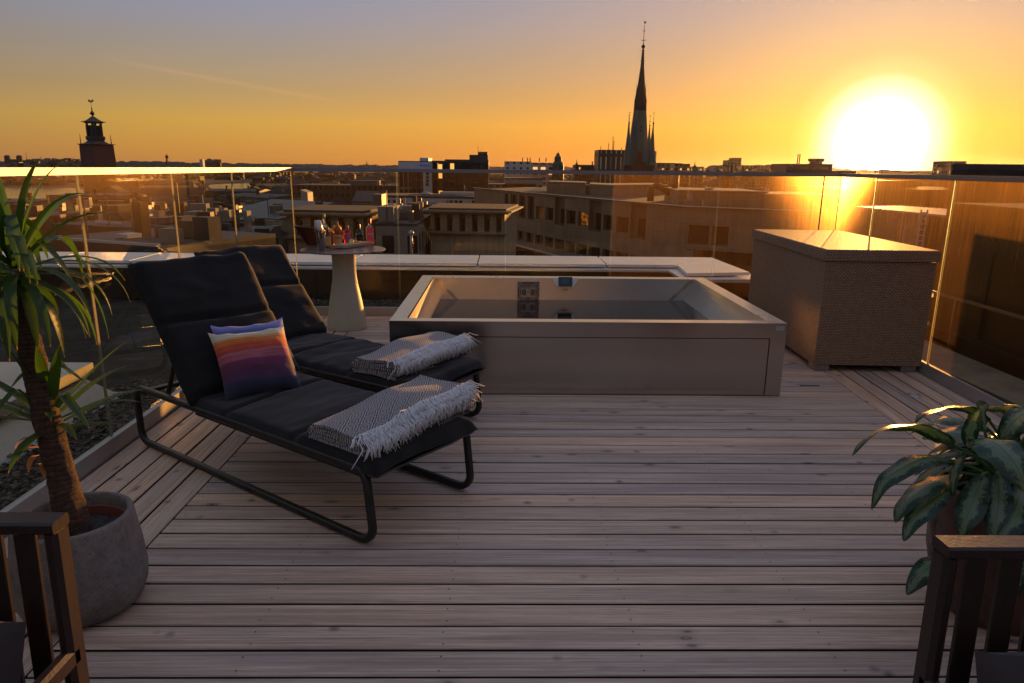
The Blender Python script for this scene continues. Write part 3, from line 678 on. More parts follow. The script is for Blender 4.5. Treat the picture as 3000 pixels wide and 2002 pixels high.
# ------------------------------------------------------------------ pillows 
def pillow_mat(name,stops,alo=0.,fine=1.):
    t=NT(name); tc=t.n('ShaderNodeTexCoord'); sp=t.n('ShaderNodeSeparateXYZ'); t.l(tc.outputs['UV'],sp.inputs[0])
    v=sp.outputs[1]; mp=t.n('ShaderNodeMapping'); t.l(tc.outputs['UV'],mp.inputs[0]); mp.inputs['Scale'].default_value=(.3,48,1)
    nz=t.noise(mp.outputs[0],1,3,.8); vv=t.math('ADD',v,t.math('MULTIPLY',t.math('SUBTRACT',nz,.5),.17*fine))
    c=t.ramp(vv,stops); 
    mp2=t.n('ShaderNodeMapping'); t.l(tc.outputs['UV'],mp2.inputs[0]); mp2.inputs['Scale'].default_value=(1,160,1)
    c=t.mix(t.math('MULTIPLY',t.ramp(t.noise(mp2.outputs[0],1,1),[(.5,0.),(.7,1.)]),.35),c,(.03,.02,.03),'MIX')
    t.pbr(c,.85,0,t.bump(t.noise(t.coord('Object'),600,2),.2,.002),Sheen_Weight=.2); return t.m
def pillow(name,label,mat,bl,right,upv,w_,h_,th,seed,backmat=None,tilt=0):
    bl=Vector(bl); right=Vector(right).normalized(); upv=Vector(upv); upv=(upv-right*upv.dot(right)).normalized(); nn=right.cross(upv)
    m=MB()
    def f(sg):
        def g(u,v):
            a=2*u-1; b=2*v-1
            pin=1-.075*(1-abs(a)**2.5)*(abs(b)**3) ; pin2=1-.075*(1-abs(b)**2.5)*(abs(a)**3)
            h=th*.5*((1-abs(a)**2.6)*(1-abs(b)**2.6))**.55
            h*=1+.18*noise.noise(Vector((a*2.2,b*2.2,seed)))
            h+=.004*noise.noise(Vector((a*6,b*6,seed)))*(1-abs(a)**4)*(1-abs(b)**4)
            x=a*pin2*w_/2; y=b*pin*h_/2
            y+=.012*noise.noise(Vector((a*3,seed,0)))*abs(b)**3-(.020*(1-a*a)*(b>0)*abs(b)**3)
            return bl+right*(w_/2+x)+upv*(h_/2+y)+nn*(sg*h)
        return g
    m.grid(34,34,f(1)); m.grid(34,34,f(-1),flip=True,mi=1 if backmat else 0)
    o=m.build(name,[mat,backmat] if backmat else mat,None,smooth=True)
    return tag(o,label,'pillow',group='striped pillows')
cream=(.62,.52,.36)
PM1=pillow_mat('sunset_stripes',[(0,(.018,.022,.04)),(.14,(.022,.022,.05)),(.20,(.06,.018,.06)),(.32,(.085,.013,.045)),(.46,(.17,.018,.06)),(.50,(.42,.13,.16)),(.54,(.36,.02,.05)),(.58,(.42,.16,.15)),(.61,(.40,.03,.02)),(.66,(.62,.07,.015)),(.70,(.45,.05,.015)),(.75,(.70,.20,.02)),(.79,(.55,.10,.015)),(.82,(.75,.34,.07)),(.85,cream),(1,cream)])
PM2=pillow_mat('blue_stripes',[(0,(.02,.06,.10)),(.62,(.02,.06,.12)),(.74,(.02,.12,.22)),(.82,(.05,.10,.30)),(.90,(.22,.2,.48)),(1,(.36,.33,.58))])
PMB=fabric_mat('pillow_back',(.55,.47,.38),400,.1)
def lp(th,x,y,z): return wmat(th)@Vector((x,y,z))
du=Vector((u1.x,u1.y,0)); dv_=Vector((v1.x,v1.y,0))
upv=(du*.66+Vector((0,0,.76))).normalized()
bl=gz(516,920,.405); br_=gz(674,893,.405)
pr=(br_-bl); 
P1=pillow('pillow','square pillow in sunset stripes of cream, orange, magenta and navy on the near lounger',PM1,bl,pr,upv+Vector((0,0,.0)),.41,.405,.14,2,PMB)
P2=pillow('pillow','square pillow in lilac and blue stripes peeking out behind the sunset pillow',PM2,bl+du*.09+dv_*.070,pr,upv+Vector((0,0,.0)),.405,.425,.12,5)
# ------------------------------------------------------------------ blankets
def blanket_mat():
    t=NT('diamond_weave'); tc=t.n('ShaderNodeTexCoord'); sp=t.n('ShaderNodeSeparateXYZ'); t.l(tc.outputs['UV'],sp.inputs[0])
    nz=t.noise(t.coord('Object'),14,3)
    U=t.math('ADD',t.math('MULTIPLY',sp.outputs[0],1/.085),t.math('MULTIPLY',nz,.12)); V=t.math('ADD',t.math('MULTIPLY',sp.outputs[1],1/.105),t.math('MULTIPLY',nz,.10))
    a=t.math('ABSOLUTE',t.math('SUBTRACT',t.math('FRACT',U),.5)); b=t.math('ABSOLUTE',t.math('SUBTRACT',t.math('FRACT',V),.5))
    f=t.math('SINE',t.math('MULTIPLY',t.math('ADD',a,b),34.))
    fine=t.noise(t.coord('UV',(900,900,1)),1,2)
    k=t.math('ADD',t.math('MULTIPLY',f,.42),t.math('ADD',.3,t.math('MULTIPLY',fine,.3)))
    c=t.ramp(k,[(.28,(.026,.018,.016)),(.60,(.40,.36,.335))])
    t.pbr(c,.95,0,t.bump(t.math('ADD',f,fine),.5,.003),Sheen_Weight=.3); return t.m
BLK=blanket_mat(); FRG=fabric_mat('white_cotton',(.70,.68,.66),300,.1)
def blanket(name,label,th,seed,xa,xb,ya,yb,zbase,tn,tf,sink=0.,skew=0.,fx=.040):
    rot=wmat(th)
    # serpentine section
    NL=5; path=[]; L=0
    for k in range(NL):
        p0,p1=(xa,xb) if k%2==0 else (xb,xa)
        n=16
        ins=.012*((k*7)%3)
        for i in range(n+1):
            path.append((p0+(p1-p0)*i/n, k, 0))
        if k<NL-1:
            for j in (1,2,3,4,5): path.append((p1, k+.5-.5*math.cos(math.pi*j/6), math.sin(math.pi*j/6)*(1 if p1==xb else -1)))
    d=[0]
    for i in range(1,len(path)): d.append(d[-1]+max(.006,abs(path[i][0]-path[i-1][0])))
    N=len(path); NV=40
    def pos(i,v,off):
        x,lv,bul=path[i]; t=tn+(tf-tn)*v**1.2
        w=x-xa; W=xb-xa
        z=zbase+ t*(lv+.5)
        z+=.35*t*noise.noise(Vector((x*5,v*3,lv*2+seed)))
        crown=math.sin(math.pi*min(1,max(0,w/W)))
        z+=.008*crown*lv/NL+.022*noise.noise(Vector((x*4+seed,v*2.6,seed)))*(lv/NL)
        z-=sink*(1-v)**2.5
        xx=x+bul*t*.5*(.9+.4*noise.noise(Vector((v*4,lv,seed))))+skew*v+.020*noise.noise(Vector((v*2.5,seed*1.3,lv*.4)))
        xx+=(w/W-.5)*-.02*abs(lv-2)
        ed=.012*noise.noise(Vector((lv*1.7,seed,v>.5)))*(2*v-1)
        y=-(ya+(yb-ya)*(v))-ed
        return xx,y,z
    m=MB()
    def surf(sgn):
        def g(u,v):
            i=round(u*(N-1)); x,y,z=pos(i,v,0)
            i0,i1=max(0,i-1),min(N-1,i+1); A=pos(i0,v,0); B=pos(i1,v,0)
            tx,tz=B[0]-A[0],B[2]-A[2]; l=math.hypot(tx,tz) or 1
            t=(tn+(tf-tn)*v)*.40
            return rot@Vector((x-tz/l*t*sgn, y, z+tx/l*t*sgn))
        return g
    uvf=lambda u,v:(d[round(u*(N-1))], v*(yb-ya))
    m.grid(N,NV,surf(1),uvf=uvf,flip=True); m.grid(N,NV,surf(-1),uvf=uvf)
    for v,fl in ((0,0),(1,1)):      # selvedges
        b0=len(m.v)
        for i in range(N): m.v.append(Vector(surf(1)(i/(N-1),v))); m.v.append(Vector(surf(-1)(i/(N-1),v)))
        for i in range(N-1):
            q=[b0+2*i,b0+2*i+2,b0+2*i+3,b0+2*i+1]; m.face(q if fl else q[::-1],[(d[i],v),(d[i+1],v),(d[i+1],v+.005),(d[i],v+.005)])
    root=m.build(name,BLK,None,smooth=True)
    tag(root,label,'blanket',group='folded blankets')
    f=MB(); ztop=lambda v:pos(N-9,v,0)[2]
    for k in range(760):
        v=rnd.random()**.95*.99; g_=math.floor(v*44)/44.; v=.75*v+.25*(g_+.011)
        # find the top layer height at x=fx
        i=min(range(N-17,N),key=lambda q:abs(path[q][0]-(xa+fx)))
        x,y,z=pos(i,v,0); t=(tn+(tf-tn)*v)
        p0=Vector((x+rnd.uniform(-.012,.012),y,z+t*.42+.002))
        tf_=math.sin(k%44*2.1)*.012; le=rnd.uniform(.045,.10); lean=rnd.gauss(tf_,.020); rise=rnd.uniform(.004,.022)
        p1=p0+Vector((-.025,lean*.3,rise)); 
        p2=p0+Vector((-.042,lean*.7,rise*.4)); xe=min(p2.x, xa-.02*rnd.random()+.02)
        p3=Vector((min(p2.x-.01,xa-.012-rnd.random()*.02),p0.y+lean,p0.z-.012-rnd.random()*.012)); p4=p3+Vector((-.004+rnd.uniform(-.014,.008),lean*.9+rnd.uniform(-.018,.018),-le*rnd.uniform(.25,.75)))
        pts=[p0,p1,p2,p3,p4]
        if rnd.random()<.35: pts=[p0,p1+Vector((0,lean,0)),p2+Vector((.0,lean,0)),p2+Vector((-.02,lean*1.5,-.008))]
        f.tube([rot@q for q in pts],[.0027,.0027,.0026,.0024,.0016][:len(pts)],4)
    tag(f.build('fringe',FRG,root,smooth=True))
    return root
blanket('folded_blanket','brown diamond-weave blanket with white fringe folded on the near lounger foot',L1,1,.02,.40,.03,.73,.405,.016,.029,sink=.0)
blanket('folded_blanket','brown diamond-weave blanket with white fringe folded on the lounger beside the bathtub',L2,4,.10,.46,.03,.71,.405,.020,.025,sink=.0)
# ------------------------------------------------------------------ bar table and drinks
tc_=Vector((-1.568,6.985,0)); TZ=.80
tb=thing('bar_table','round bar table on a flared cream column beside the bathtub','table',tuple(tc_))
TBM=simple('cream_polymer',(.44,.38,.27),.45,0,.06,3.,.05,200)
m=MB(); m.lathe([(.0,0),(.178,0),(.196,.004),(.198,.02),(.186,.12),(.160,.28),(.133,.43),(.121,.50),(.1165,.56),(.116,.70),(.120,.775),(.0,.775)],tc_,48); m.build('column',TBM,tb,smooth=True,angle=50)
m=MB(); m.lathe([(.0,.772),(.20,.775),(.40,.787),(.412,.793),(.412,.797),(.408,TZ),(.0,TZ)],tc_,72); m.build('table_top',simple('laminate_top',(.10,.075,.07),.30,0,.1,5.),tb,smooth=True,angle=30)
cp=crop(850,600,8.25)
def onTab(x,y): q=cp(x,y); return sz(q[0],q[1],TZ)
def glassm(name,col,rough=.03,tw=.95,ior=1.4):
    t=NT(name); p=t.pbr(col,rough,0.,Transmission_Weight=tw); p.inputs['IOR'].default_value=ior; return t.m
CLEAR=glassm('clear_glass',(.92,.93,.92)); AMBER=glassm('amber_spirit',(.85,.30,.05)); RED=glassm('red_spirit',(.60,.01,.015)); DARKB=glassm('smoky_glass',(.10,.10,.12)); BROWN=glassm('brown_glass',(.35,.08,.02))
def text_mesh(body,size,mat,parent,pos,right,upw,name='lettering',depth=.0004,space=1.,align='CENTER'):
    cu=bpy.data.curves.new('t','FONT'); cu.body=body; cu.size=size; cu.align_x=align; cu.align_y='CENTER'; cu.extrude=depth; cu.space_character=space; cu.space_line=.85; cu.resolution_u=2
    o=bpy.data.objects.new('t',cu); COL.objects.link(o)
    dg=bpy.context.evaluated_depsgraph_get(); me=bpy.data.meshes.new_from_object(o.evaluated_get(dg)); bpy.data.objects.remove(o)
    right=Vector(right).normalized(); upw=Vector(upw).normalized(); n=right.cross(upw)
    Mx=Matrix((right,upw,n)).transposed().to_4x4(); Mx.translation=Vector(pos)
    if parent: Mx=wmat(parent).inverted()@Mx
    me.transform(Mx); me.materials.clear(); me.materials.append(mat)
    r=bpy.data.objects.new(name,me); COL.objects.link(r)
    if parent: r.parent=parent
    return r
view=(Vector((tc_.x,tc_.y,0))-Vector((0,0,0))).normalized(); vr=Vector((view.y,-view.x,0))   # right as seen from the camera
def bottle(label,base,r,h,prof,gm,capm,capr,caph,lab=None,text=None,cat='bottle',square=False,corkm=None):
    base=Vector((base.x,base.y,TZ+.0005)); th=thing('bottle',label,cat,tuple(base),0,'bottles on the bar table')
    n=24
    m=MB(); m.lathe([(.0001,.0)]+[(r*a,h*b) for a,b in prof]+[(.0001,h*prof[-1][1])],base,n if not square else 4,ph=math.atan2(view.y,view.x)+R(45) if square else 0)
    m.build('glass_body',gm,th,smooth=not square,angle=40,bevel=.006 if square else 0)
    zc0=h*prof[-1][1]-caph*.3
    m=MB(); m.lathe([(.0001,zc0),(capr,zc0),(capr,zc0+caph*.95),(capr*.9,zc0+caph),(.0001,zc0+caph)],base,16); m.build('cap',capm,th,smooth=True,angle=40)
    if lab:
        lm,z0,z1,half=lab; m=MB(); rr=r*1.015
        a0=math.atan2(-view.y,-view.x)
        if square:
            q=r*.7072+.0012; c=base-view*q; m.poly([c-vr*q*.82+Vector((0,0,z0*h)),c+vr*q*.82+Vector((0,0,z0*h)),c+vr*q*.82+Vector((0,0,z1*h)),c-vr*q*.82+Vector((0,0,z1*h))])
        else: m.grid(14,2,lambda u,v:base+Vector((rr*math.cos(a0+half*(2*u-1)),rr*math.sin(a0+half*(2*u-1)),h*(z0+(z1-z0)*v))))
        lo_=m.build('label',lm,th,smooth=not square)
        if text:
            body,size,tm,zt_=text; text_mesh(body,size,tm,lo_,base-view*((r*.7072 if square else r*1.02)+.002)+Vector((0,0,zt_*h)),vr,(0,0,1))
    return th
PAPERo=simple('kraft_label',(.62,.33,.12),.7); PAPERr=simple('red_label',(.62,.06,.07),.6,0,.5,40); PAPERg=simple('grey_label',(.30,.17,.20),.7); INK=simple('ink_brown',(.09,.03,.02),.6); INKR=simple('ink_red',(.6,.01,.02),.5); WHT=simple('label_white',(.75,.70,.66),.6)
DKCAP=simple('black_cap',(.012,.012,.018),.35); CORK=simple('cork',(.30,.13,.05),.6); REDCAP=simple('red_cap',(.42,.01,.015),.35); GRNCAP=simple('green_cap',(.22,.30,.03),.5)
round_sh=[(.96,.0),(1,.02),(1,.58),(.95,.66),(.75,.73),(.40,.79),(.33,.84),(.33,.97)]
pxm=lambda px:px/8.25/2050*7.3
b_=onTab(925,1030); bottle('dark amber bottle with an orange label next to the steel shaker',b_,.031,.19,round_sh,BROWN,CORK,.012,.03,(PAPERo,.08,.58,1.1))
b_=onTab(1150,985); bottle('clear amber whisky bottle with a broad kraft label behind the cutting board',b_,.046,.225,[(.96,0),(1,.03),(1,.62),(.93,.70),(.6,.78),(.36,.82),(.34,.97)],AMBER,CORK,.017,.035,(PAPERo,.08,.50,1.05),('MONKEY\nSHOULDER',.016,INK,.36))
b_=onTab(1400,955); bottle('squat red bottle with cork stopper and grey square label',b_,.041,.175,[(.95,0),(1,.03),(1,.60),(.93,.72),(.70,.80),(.42,.85),(.34,.9),(.34,.98)],RED,CORK,.014,.035,(PAPERg,.10,.66,.75))
b_=onTab(1680,930); bottle('round clear bottle with a tall black cap beside the lemon half',b_,.042,.16,[(.95,0),(1,.03),(1,.55),(.92,.70),(.66,.82),(.36,.92),(.33,.99)],DARKB,DKCAP,.015,.058)
b_=onTab(1935,930); bottle('tall square gin bottle with red cap and red white label',b_,.056,.235,[(1,0),(1,.02),(1,.66),(.9,.70),(.30,.82),(.26,.84),(.26,.94)],CLEAR,REDCAP,.017,.055,(PAPERr,.03,.72,.9),('BEEFEATER\nLONDON',.0125,WHT,.42),square=True)
b_=onTab(850,960); bottle('tall slim bottle with green cap hidden behind the steel shaker',b_,.030,.30,[(.95,0),(1,.02),(1,.60),(.8,.68),(.42,.76),(.38,.97)],CLEAR,GRNCAP,.014,.035)
# steel shaker: one tin inverted in another
sb=onTab(765,1105); sb.z=TZ+.0005
sh=thing('cocktail_shaker','tall two-part steel cocktail shaker at the front of the bar table','cocktail shaker',tuple(sb))
CHR=steel_mat('shaker_steel',(.5,.48,.46),.12,(1,1,1),4,.05,.05)
m=MB(); m.lathe([(0,0),(.029,0),(.031,.004),(.043,.165),(.0445,.175),(.0445,.180),(.040,.180)],sb,32); m.build('lower_tin',CHR,sh,smooth=True,angle=40)
tl=Matrix.Rotation(R(-4),3,'Y')
m=MB(); m.lathe([(.041,.176),(.0415,.20),(.032,.285),(.030,.288),(0,.286)],sb+Vector((-.004,0,0)),32,tl); m.build('upper_tin',CHR,sh,smooth=True,angle=40)
# copper-brown bucket, leaning open
kb=onTab(560,985); kb.z=TZ+.001
COP=simple('brown_enamel',(.11,.030,.012),.32,.3,.3,4.)
m=MB(); c1,c2=Vector((0,0,0)),Vector((-.052,0,.185))
prof=[(.0,0),(.055,0),(.058,.004),(.075,.06),(.092,.12),(.118,.186),(.120,.192),(.116,.190),(.088,.12),(.052,.008),(0,.006)]
def leanl(mb,prof,base,n,lx):
    rows=[]
    for r,z in prof: rows.append([mb.vert(base+vr*(r*math.cos(6.2832*k/n)-lx*z)+view*(r*math.sin(6.2832*k/n))+Vector((0,0,z+(.012*math.cos(6.2832*k/n)*-1 if z>.15 else 0)))) for k in range(n)])
    for i in range(len(rows)-1):
        for k in range(n): mb.face((rows[i][k],rows[i][(k+1)%n],rows[i+1][(k+1)%n],rows[i+1][k]))
leanl(m,prof,kb,32,.35); tag(m.build('ice_bucket',COP,smooth=True,angle=50),'dark copper brown ice bucket on the left of the bar table','ice bucket')
# bowl of lemons
bw=onTab(1085,940); bw.z=TZ+.0005; bw+=view*.06
m=MB(); m.lathe([(0,0),(.05,0),(.055,.006),(.09,.05),(.108,.10),(.115,.125),(.111,.125),(.085,.052),(.05,.014),(0,.012)],bw,32); tag(m.build('fruit_bowl',simple('orange_bowl',(.40,.12,.03),.35),smooth=True,angle=50),'orange brown fruit bowl behind the bottles','bowl')
LEM=simple('lemon_peel',(.72,.46,.03),.45,0,.12,20,.3,260)
def lemon(mb,c,r,ax):
    T=ax.to_track_quat('Z','Y').to_matrix(); pr=[]
    for i in range(13):
        a=math.pi*i/12; rr=math.sin(a)**.85*r; z=-math.cos(a)*r*1.22; z+= (.12*r if i==12 else (-.10*r if i==0 else 0)); pr.append((max(rr,.0008),z))
    mb.lathe(pr,c,18,T)
for k,(dx,dz_,dy,ax,lab) in enumerate(((-.052,.128,-.02,(1,.2,.3),'small yellow lemon at the left of the fruit bowl'),(-.005,.112,-.045,(1,0,.1),'yellow lemon lying low at the front of the fruit bowl'),(.03,.155,0,(.8,0,-.5),'large yellow lemon on top of the fruit bowl'))):
    m=MB(); lemon(m,bw+vr*dx+view*dy+Vector((0,0,dz_)),.036 if k==2 else .030,Vector(ax)); tag(m.build('lemon',LEM,smooth=True),lab,'lemon',group='lemons in the bowl')
# cutting board, lemon half, lime slice, knife
q1,q2,q3,q4=onTab(1290,1075),onTab(1990,985),onTab(1900,915),onTab(1080,985)
WB=wood_mat('board_wood',(.30,.17,.10),(.46,.30,.19),False,.6)
zb_=.806; e1=(q2-q1).normalized(); Lb=(q2-q1).length*1.0; e2=Vector((-e1.y,e1.x,0)); Db=.13
cbd=thing('cutting_board','small wooden cutting board with a lemon half at the front edge of the bar table','cutting board',tuple(q1+e1*Lb/2))
m=MB(); a=[q1,q1+e1*Lb,q1+e1*Lb+e2*Db,q1+e2*Db-e1*.055]
n4=4; zt_=TZ+.036
for i in range(4):
    p,q=a[i],a[(i+1)%4]; l=(q-p).length; m.poly([(p.x,p.y,TZ+.007),(q.x,q.y,TZ+.007),(q.x,q.y,zt_),(p.x,p.y,zt_)],[(0,.1),(l,.1),(l,.35),(0,.35)])
m.poly([(p.x,p.y,zt_) for p in a],[(0,.1),(Lb,.1),(Lb,.9),(0,.9)]); m.poly([(p.x,p.y,TZ+.007) for p in a[::-1]],[(0,.1),(Lb,.1),(Lb,.9),(0,.9)]); m.build('board',WB,cbd,bevel=.003)
for k in (.08,.86):
    for j in (.1,.8):
        p=q1+e1*Lb*k+e2*Db*j; m=MB(); m.lathe([(0,0),(.008,0),(.008,.007),(0,.007)],(p.x,p.y,TZ+.0003),10); m.build('foot',DKCAP,cbd)
c=q1+e1*Lb*.40+e2*.05; c=Vector((c.x,c.y,zt_+.024)); ax=(-view+vr*-.5+Vector((0,0,.55))).normalized(); T=ax.to_track_quat('Z','Y').to_matrix()
lh=thing('lemon_half','halved yellow lemon standing cut side out on the cutting board','lemon half',tuple(c))
m=MB(); m.lathe([(.0245*1.04*math.cos(a)+.0005,-.030*math.sin(a)) for a in [i*math.pi/2/7 for i in range(8)]],c,20,T); m.build('peel',LEM,lh,smooth=True)
def pulp_mat(name,c1,c2):
    t=NT(name); tc=t.n('ShaderNodeTexCoord'); sp=t.n('ShaderNodeSeparateXYZ'); t.l(tc.outputs['UV'],sp.inputs[0])
    seg=t.math('ABSOLUTE',t.math('SINE',t.math('MULTIPLY',sp.outputs[0],math.pi*9))); c=t.mix(t.ramp(seg,[(.1,0.),(.25,1.)]),c2,c1)
    c=t.mix(t.ramp(sp.outputs[1],[(.80,0.),(.86,1.)]),c,c2); t.pbr(c,.35); return t.m
m=MB(); n=20; cc=c+ax*.0006
for k in range(n):
    p=[cc]+[cc+T@Vector((.0255*math.cos(6.2832*(k+j)/n),.0255*math.sin(6.2832*(k+j)/n),0)) for j in (0,1)]
    m.poly(p,[(k/n,0),(k/n,1),((k+1)/n,1)])
m.build('pulp',pulp_mat('lemon_pulp',(.78,.50,.05),(.80,.72,.45)),lh)
c=q1+e1*Lb*.16+e2*.075; c=Vector((c.x,c.y,zt_+.003)); m=MB(); m.lathe([(.0001,0),(.021,0),(.022,.002),(.021,.004),(.0001,.004)],c,20,Matrix.Rotation(R(8),3,'X')); tag(m.build('lime_slice',simple('lime_flesh',(.42,.48,.14),.4),smooth=True,angle=30),'pale green lime slice lying on the cutting board','lime slice')
m=MB(); p=q1+e1*Lb*.52+e2*.085; m.sweep([(p.x,p.y,zt_+.006),(p.x+e1.x*.12,p.y+e1.y*.12,zt_+.008)],.014,.007,(0,1,0)); kn=thing('paring_knife','small dark-handled knife lying on the cutting board behind the lemon half','knife',(p.x,p.y,zt_)); m.build('handle',DKCAP,kn,smooth=True,angle=40)
m=MB(); m.poly([(p.x,p.y,zt_+.004),(p.x-e1.x*.07,p.y-e1.y*.07,zt_+.004),(p.x-e2.x*.012,p.y-e2.y*.012,zt_+.004)]); m.build('blade',CHR,kn)
# ------------------------------------------------------------------ concrete pot with yucca
pc=Vector((-1.545,2.33,0))
def concrete():
    t=NT('pot_concrete'); co=t.coord('Object'); a=t.noise(co,4,6,.7); b=t.noise(co,60,4,.7)
    v=t.n('ShaderNodeTexVoronoi'); t.l(co,v.inputs['Vector']); v.inputs['Scale'].default_value=55
    pit=t.ramp(v.outputs['Distance'],[(.12,1.),(.22,0.)])
    c=t.ramp(t.math('ADD',t.math('MULTIPLY',a,.7),t.math('MULTIPLY',b,.3)),[(.34,(.08,.064,.053)),(.5,(.165,.138,.118)),(.66,(.26,.225,.195))]); c=t.mix(t.math('MULTIPLY',pit,.4),c,(.05,.045,.04))
    t.pbr(c,.85,0,t.bump(t.math('SUBTRACT',t.math('ADD',a,t.math('MULTIPLY',b,.4)),t.math('MULTIPLY',pit,.6)),.5,.008)); return t.m
m=MB(); m.lathe([(r*.95,z) for r,z in ((0,0.001),(.14,.001),(.180,.006),(.208,.028),(.226,.075),(.231,.13),(.224,.22),(.212,.30),(.205,.355),(.203,.362),(.198,.365),(.186,.365),(.181,.36),(.180,.34),(.180,.20),(0,.20))],pc,64)
tag(m.build('concrete_planter',concrete(),smooth=True,angle=50),'rounded grey concrete planter holding the yucca at left','planter')
yu=thing('yucca_plant','tall yucca with rough curved trunk and drooping sword leaves in the concrete planter','plant',(pc.x,pc.y,.2))
m=MB(); m.lathe([(0,.205),(.125,.205),(.150,.318),(.154,.322),(.152,.328),(.146,.325),(.140,.29),(0,.285)],pc+Vector((.01,0,0)),40,Matrix.Rotation(R(3),3,'Y')); m.build('nursery_pot',simple('terracotta_plastic',(.16,.045,.025),.45),yu,smooth=True,angle=40)
m=MB(); m.grid(24,24,lambda u,v:pc+Vector((.141*(u*2-1)*math.sqrt(1-(v*2-1)**2/2),.141*(v*2-1)*math.sqrt(1-(u*2-1)**2/2),.292+.01*noise.noise(Vector((u*14,v*14,0)))))); m.build('soil',GRAVEL,yu,smooth=True)
def bark():
    t=NT('yucca_bark'); tc=t.n('ShaderNodeTexCoord'); mp=t.n('ShaderNodeMapping'); t.l(tc.outputs['UV'],mp.inputs[0]); mp.inputs['Scale'].default_value=(5,1,1)
    w=t.n('ShaderNodeTexWave',wave_type='BANDS',bands_direction='Y',wave_profile='SAW'); t.l(mp.outputs[0],w.inputs['Vector']); w.inputs['Scale'].default_value=.42; w.inputs['Distortion'].default_value=9.; w.inputs['Detail'].default_value=3; w.inputs['Detail Scale'].default_value=1.2
    a=t.noise(t.coord('Object',(1,1,1)),40,6,.8); b=t.noise(t.coord('Object',(30,30,4)),1,4,.8)
    k=t.math('ADD',t.math('MULTIPLY',w.outputs[0],.16),t.math('ADD',t.math('MULTIPLY',a,.4),t.math('MULTIPLY',b,.35)))
    c=t.ramp(k,[(.34,(.025,.014,.008)),(.52,(.10,.052,.028)),(.66,(.22,.12,.065)),(.78,(.42,.31,.23))])
    t.pbr(c,.9,0,t.bump(k,1.,.03)); return t.m
BARK=bark()
tp=[gy(176,1225,2.30),gy(150,1130,2.32),gy(120,1010,2.35),gy(88,880,2.38),gy(62,770,2.40),gy(44,690,2.42),gy(36,640,2.42)]
def smooth_path(P,n):
    out=[]; m_=len(P)
    for i in range(m_-1):
        p0,p1,p2,p3=P[max(i-1,0)],P[i],P[i+1],P[min(i+2,m_-1)]
        for k in range(n):
            t=k/n; out.append(.5*((2*p1)+(p2-p0)*t+(2*p0-5*p1+4*p2-p3)*t*t+(3*p1-p0-3*p2+p3)*t**3))
    out.append(P[-1].copy()); return out
ph_=smooth_path(tp,14); N=len(ph_)
m=MB(); radii=[.052-.021*(i/N)**.8 for i in range(N)]
nn_=26; rows=[]
for i,p in enumerate(ph_):
    t_=(ph_[min(i+1,N-1)]-ph_[max(i-1,0)]).normalized(); a=Vector((1,0,0)); a=(a-t_*a.dot(t_)).normalized(); bq=t_.cross(a)
    row=[]
    for k in range(nn_):
        q=6.2832*k/nn_; rr=radii[i]*(1+.16*noise.noise(Vector((math.cos(q)*1.6,math.sin(q)*1.6,i*.22)))+.05*noise.noise(Vector((math.cos(q)*6,math.sin(q)*6,i*.7))))
        saw=((i*.5+math.sin(q*2+i*.1)*.35)%1.)*.0022
        row.append(m.vert(p+(a*math.cos(q)+bq*math.sin(q))*(rr+saw)))
    rows.append(row)
for i in range(N-1):
    for k in range(nn_): m.face((rows[i][k],rows[i][(k+1)%nn_],rows[i+1][(k+1)%nn_],rows[i+1][k]),[(k/nn_*1.,i*.55),((k+1)/nn_,i*.55),((k+1)/nn_,(i+1)*.55),(k/nn_,(i+1)*.55)])
m.build('trunk',BARK,yu,smooth=True)
